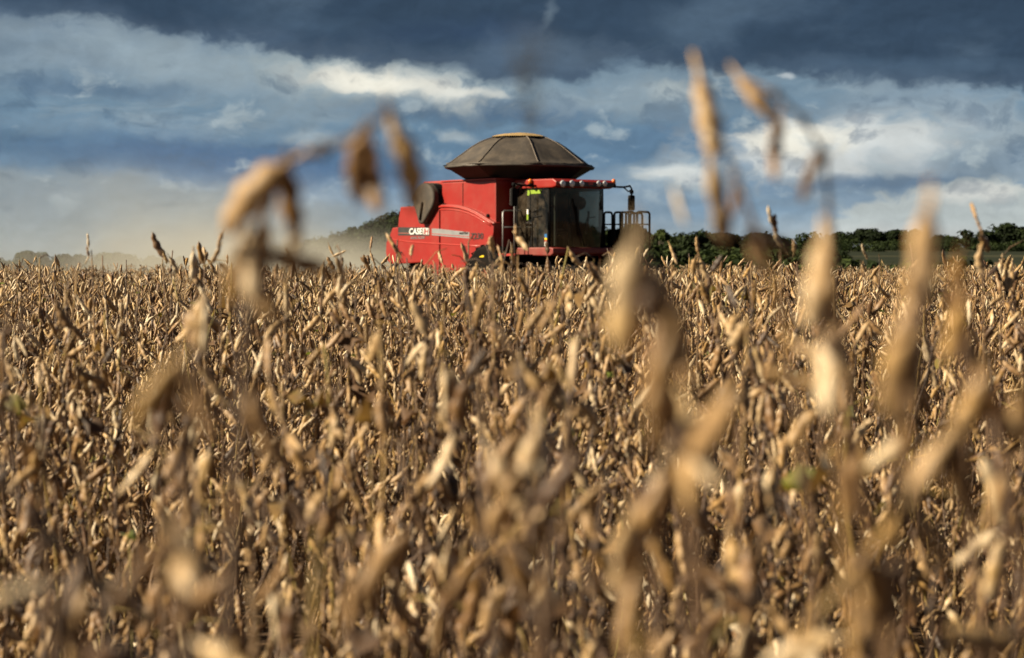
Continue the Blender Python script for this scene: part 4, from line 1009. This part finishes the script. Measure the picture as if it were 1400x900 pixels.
# sharper, taller plants that rise above the canopy line
def tall(label, px, topy, Y, seed, pods, lean=0):
    hero(label, [(px + lean, 700), (px + lean * 0.6, 520), (px + lean * 0.3, 440), (px, topy + 12)], pods, Y, tint=0.35, rs=0.0028, extra=14, seed=seed)
tall('lone dark soybean stalk with an upright pod rising above the crop at the far left', 125, 330, 6.0, 41,
     [((121, 338), (119, 318), 16), ((121, 350), (118, 336), 13), ((122, 350), (116, 362), 10), ((131, 384), (124, 372), 1)], 14)
tall('drooping double-tipped soybean stalk above the crop left of the bent blurred one', 222, 335, 6.2, 42,
     [((226, 352), (209, 316), 1), ((223, 345), (228, 362), 10), ((232, 352), (243, 376), 16), ((222, 360), (226, 374), 11)], 16)
tall('soybean stalk with two clasped pods touching the bent blurred one', 300, 350, 4.4, 43,
     [((301, 338), (289, 362), 9), ((304, 318), (298, 342), 5), ((300, 360), (309, 376), 7)], 6)
tall('thin soybean stalk with small dark tip pods in front of the wooded hill', 362, 350, 8.5, 44,
     [((361, 350), (362, 334), 1), ((363, 365), (357, 382), 8), ((362, 368), (371, 382), 2)], 0)
tall('soybean stalk tip with a forked pair of pale pods in front of the dust', 465, 352, 7.0, 45,
     [((456, 350), (474, 342), 16), ((450, 336), (459, 353), 11), ((468, 365), (468, 352), 8)], 4)
tall('soybean stalk with a pointed pod rising in front of the red rear panel', 545, 330, 5.5, 46,
     [((544, 345), (527, 318), 9), ((548, 352), (536, 334), 12), ((562, 350), (566, 334), 10)], 10)
tall('soybean stalk whose tall pod crosses the dark front wall beside the cab', 708, 330, 5.0, 47,
     [((708, 330), (705, 306), 8), ((706, 322), (722, 344), 9), ((700, 340), (704, 362), 10)], -2)
tall('soybean stalk with upright pods in front of the front wheel arch', 674, 345, 5.2, 48,
     [((674, 345), (673, 322), 7), ((678, 360), (690, 344), 10), ((686, 372), (684, 350), 9)], 0)
tall('soybean stalk with two stacked upright pods piercing the skyline right of centre', 1066, 330, 4.3, 49,
     [((1056, 308), (1050, 280), 16), ((1062, 320), (1060, 292), 1), ((1072, 342), (1059, 316), 9), ((1086, 345), (1084, 326), 8)], 12)
tall('tall soybean stalk with chained pods reaching above the trees at the far right', 1342, 300, 4.1, 50,
     [((1335, 300), (1327, 277), 4), ((1342, 318), (1334, 296), 3), ((1340, 322), (1352, 346), 7), ((1344, 330), (1338, 356), 9), ((1338, 345), (1346, 378), 8)], 10)
tall('soybean stalk with a pointed brown pod before the dark thicket', 954, 335, 5.6, 51,
     [((955, 346), (953, 322), 4), ((950, 355), (948, 378), 8), ((958, 356), (968, 384), 9)], 0)
tall('soybean stalk with a slanting pale pod before the dark thicket', 918, 345, 6.0, 52,
     [((916, 336), (926, 362), 10), ((925, 372), (914, 386), 9)], 8)
tall('soybean stalk with a bright upright pod against the pasture', 1180, 345, 6.2, 53,
     [((1181, 346), (1179, 333), 16), ((1180, 344), (1186, 356), 10), ((1178, 360), (1184, 372), 9)], 0)
tall('soybean stalk with curled pods against the dark bushes near the right edge', 1368, 365, 5.6, 54,
     [((1370, 352), (1376, 366), 10), ((1370, 352), (1368, 370), 9), ((1372, 384), (1364, 396), 8)], 2)
tall('soybean stalk with a mid-length pale pod beside the dark header shadow', 800, 372, 7.5, 55,
     [((798, 366), (802, 350), 11), ((795, 382), (790, 368), 9)], 2)

# green remnants low in the crop
for lab, px, py, Y in (('small bright green leaf low in the crop at the left', 176, 732, 3.9), ('small fresh yellow-green leaf in the middle of the crop', 778, 590, 4.6)):
    p = P(px, py, Y); root = empty('green_seedling', (p.x, p.y, 0), 0, lab, 'seedling')
    mb = MB(); ti = []; stems_into(mb, ti, [([Vector((0, 0, 0)), Vector((0.01, 0, p.z * 0.5)), Vector((0, 0, p.z))], 0.0016, 0.001, 1.0)]); to_obj('stem', mb, ti, M_STEM, root)
    mb = MB(); ti = []
    leaf_into(mb, ti, Vector((0, 0, p.z)), 0.014, 1.3, 0.3); to_obj('leaf', mb, ti, M_LEAF, root)

# ------------------------------------------------------------------ dust and exhaust
def volume_box(name, lo_, hi_, label, cat, build):
    mb = MB().box(lo_[0], hi_[0], lo_[1], hi_[1], lo_[2], hi_[2])
    m = bpy.data.materials.new(name); m.use_nodes = True; k = NT(m.node_tree)
    g = k.n('ShaderNodeNewGeometry').outputs['Position']
    s = k.n('ShaderNodeSeparateXYZ', {0: g})
    build(k, g, s.outputs[0], s.outputs[1], s.outputs[2], m)
    o = mb.build(name, m); tag(o, label, cat, kind='stuff'); return o
def dust(k, g, x, y, z, m):
    top = k.m('ADD', 7.5, k.m('MULTIPLY', x, -0.02))
    fz = k.ss(z, 8.0, 0.6); fz = k.m('ADD', k.m('MULTIPLY', k.m('POWER', fz, 1.8), k.m('MULTIPLY', k.ss(x, -4, -13), k.ss(x, -23, -13, 0.12, 1.2))), k.m('MULTIPLY', k.ss(z, 2.9, 0.7), k.ss(x, -22, -8, 0.05, 2.6)))
    fx = k.m('MULTIPLY', k.ss(x, -2.0, -8.0), k.ss(x, -55, -40))
    fy = k.m('MULTIPLY', k.ss(y, 59.5, 70), k.ss(y, 120, 95))
    nz = k.ss(k.noise(k.v('MULTIPLY', g, (1, 1, 1.3)), 0.24, 4, 0.6), 0.36, 0.66, 0.05, 1.9, False)
    d = k.m('MULTIPLY', k.m('MULTIPLY', k.m('MULTIPLY', fz, fx), k.m('MULTIPLY', fy, nz)), 0.017)
    v = k.n('ShaderNodeVolumePrincipled', {'Color': (0.70, 0.67, 0.60, 1), 'Density': d, 'Anisotropy': 0.1})
    k.t.links.new(v.outputs[0], k.n('ShaderNodeOutputMaterial').inputs['Volume'])
    m.cycles.volume_step_rate = 1.0
volume_box('dust_cloud', (-56, 59.5, 0.3), (-1.5, 121, 9.0), 'pale tan dust cloud trailing behind the harvester over the left of the field', 'dust', dust)
SM = P(726, 180, 58.5)
def smoke(k, g, x, y, z, m):
    hh = k.ss(z, SM.z - 0.3, SM.z + 3.6, 0, 1, False)
    wob = k.m('MULTIPLY', k.m('SUBTRACT', k.noise(g, 0.7, 3), 0.5), 0.9)
    dx = k.m('ADD', k.m('SUBTRACT', x, SM.x), wob); dy = k.m('SUBTRACT', y, SM.y)
    rad = k.m('SQRT', k.m('ADD', k.m('MULTIPLY', dx, dx), k.m('MULTIPLY', dy, dy)))
    w = k.m('ADD', 0.55, k.m('MULTIPLY', hh, 0.85))
    f = k.ss(k.m('DIVIDE', rad, w), 1.0, 0.0)
    f = k.m('MULTIPLY', f, k.m('MULTIPLY', k.ss(z, SM.z + 3.6, SM.z + 1.5, 0.0, 1), k.ss(k.noise(g, 1.4, 4, 0.65), 0.35, 0.7, 0.2, 1.4, False)))
    v = k.n('ShaderNodeVolumePrincipled', {'Color': (0.08, 0.085, 0.095, 1), 'Density': k.m('MULTIPLY', f, 0.9)})
    k.t.links.new(v.outputs[0], k.n('ShaderNodeOutputMaterial').inputs['Volume'])
volume_box('exhaust_smoke', (SM.x - 1.6, SM.y - 1.6, SM.z - 0.6), (SM.x + 1.6, SM.y + 1.6, SM.z + 3.7), 'thin dark exhaust smoke rising above the harvester cover', 'smoke', smoke)
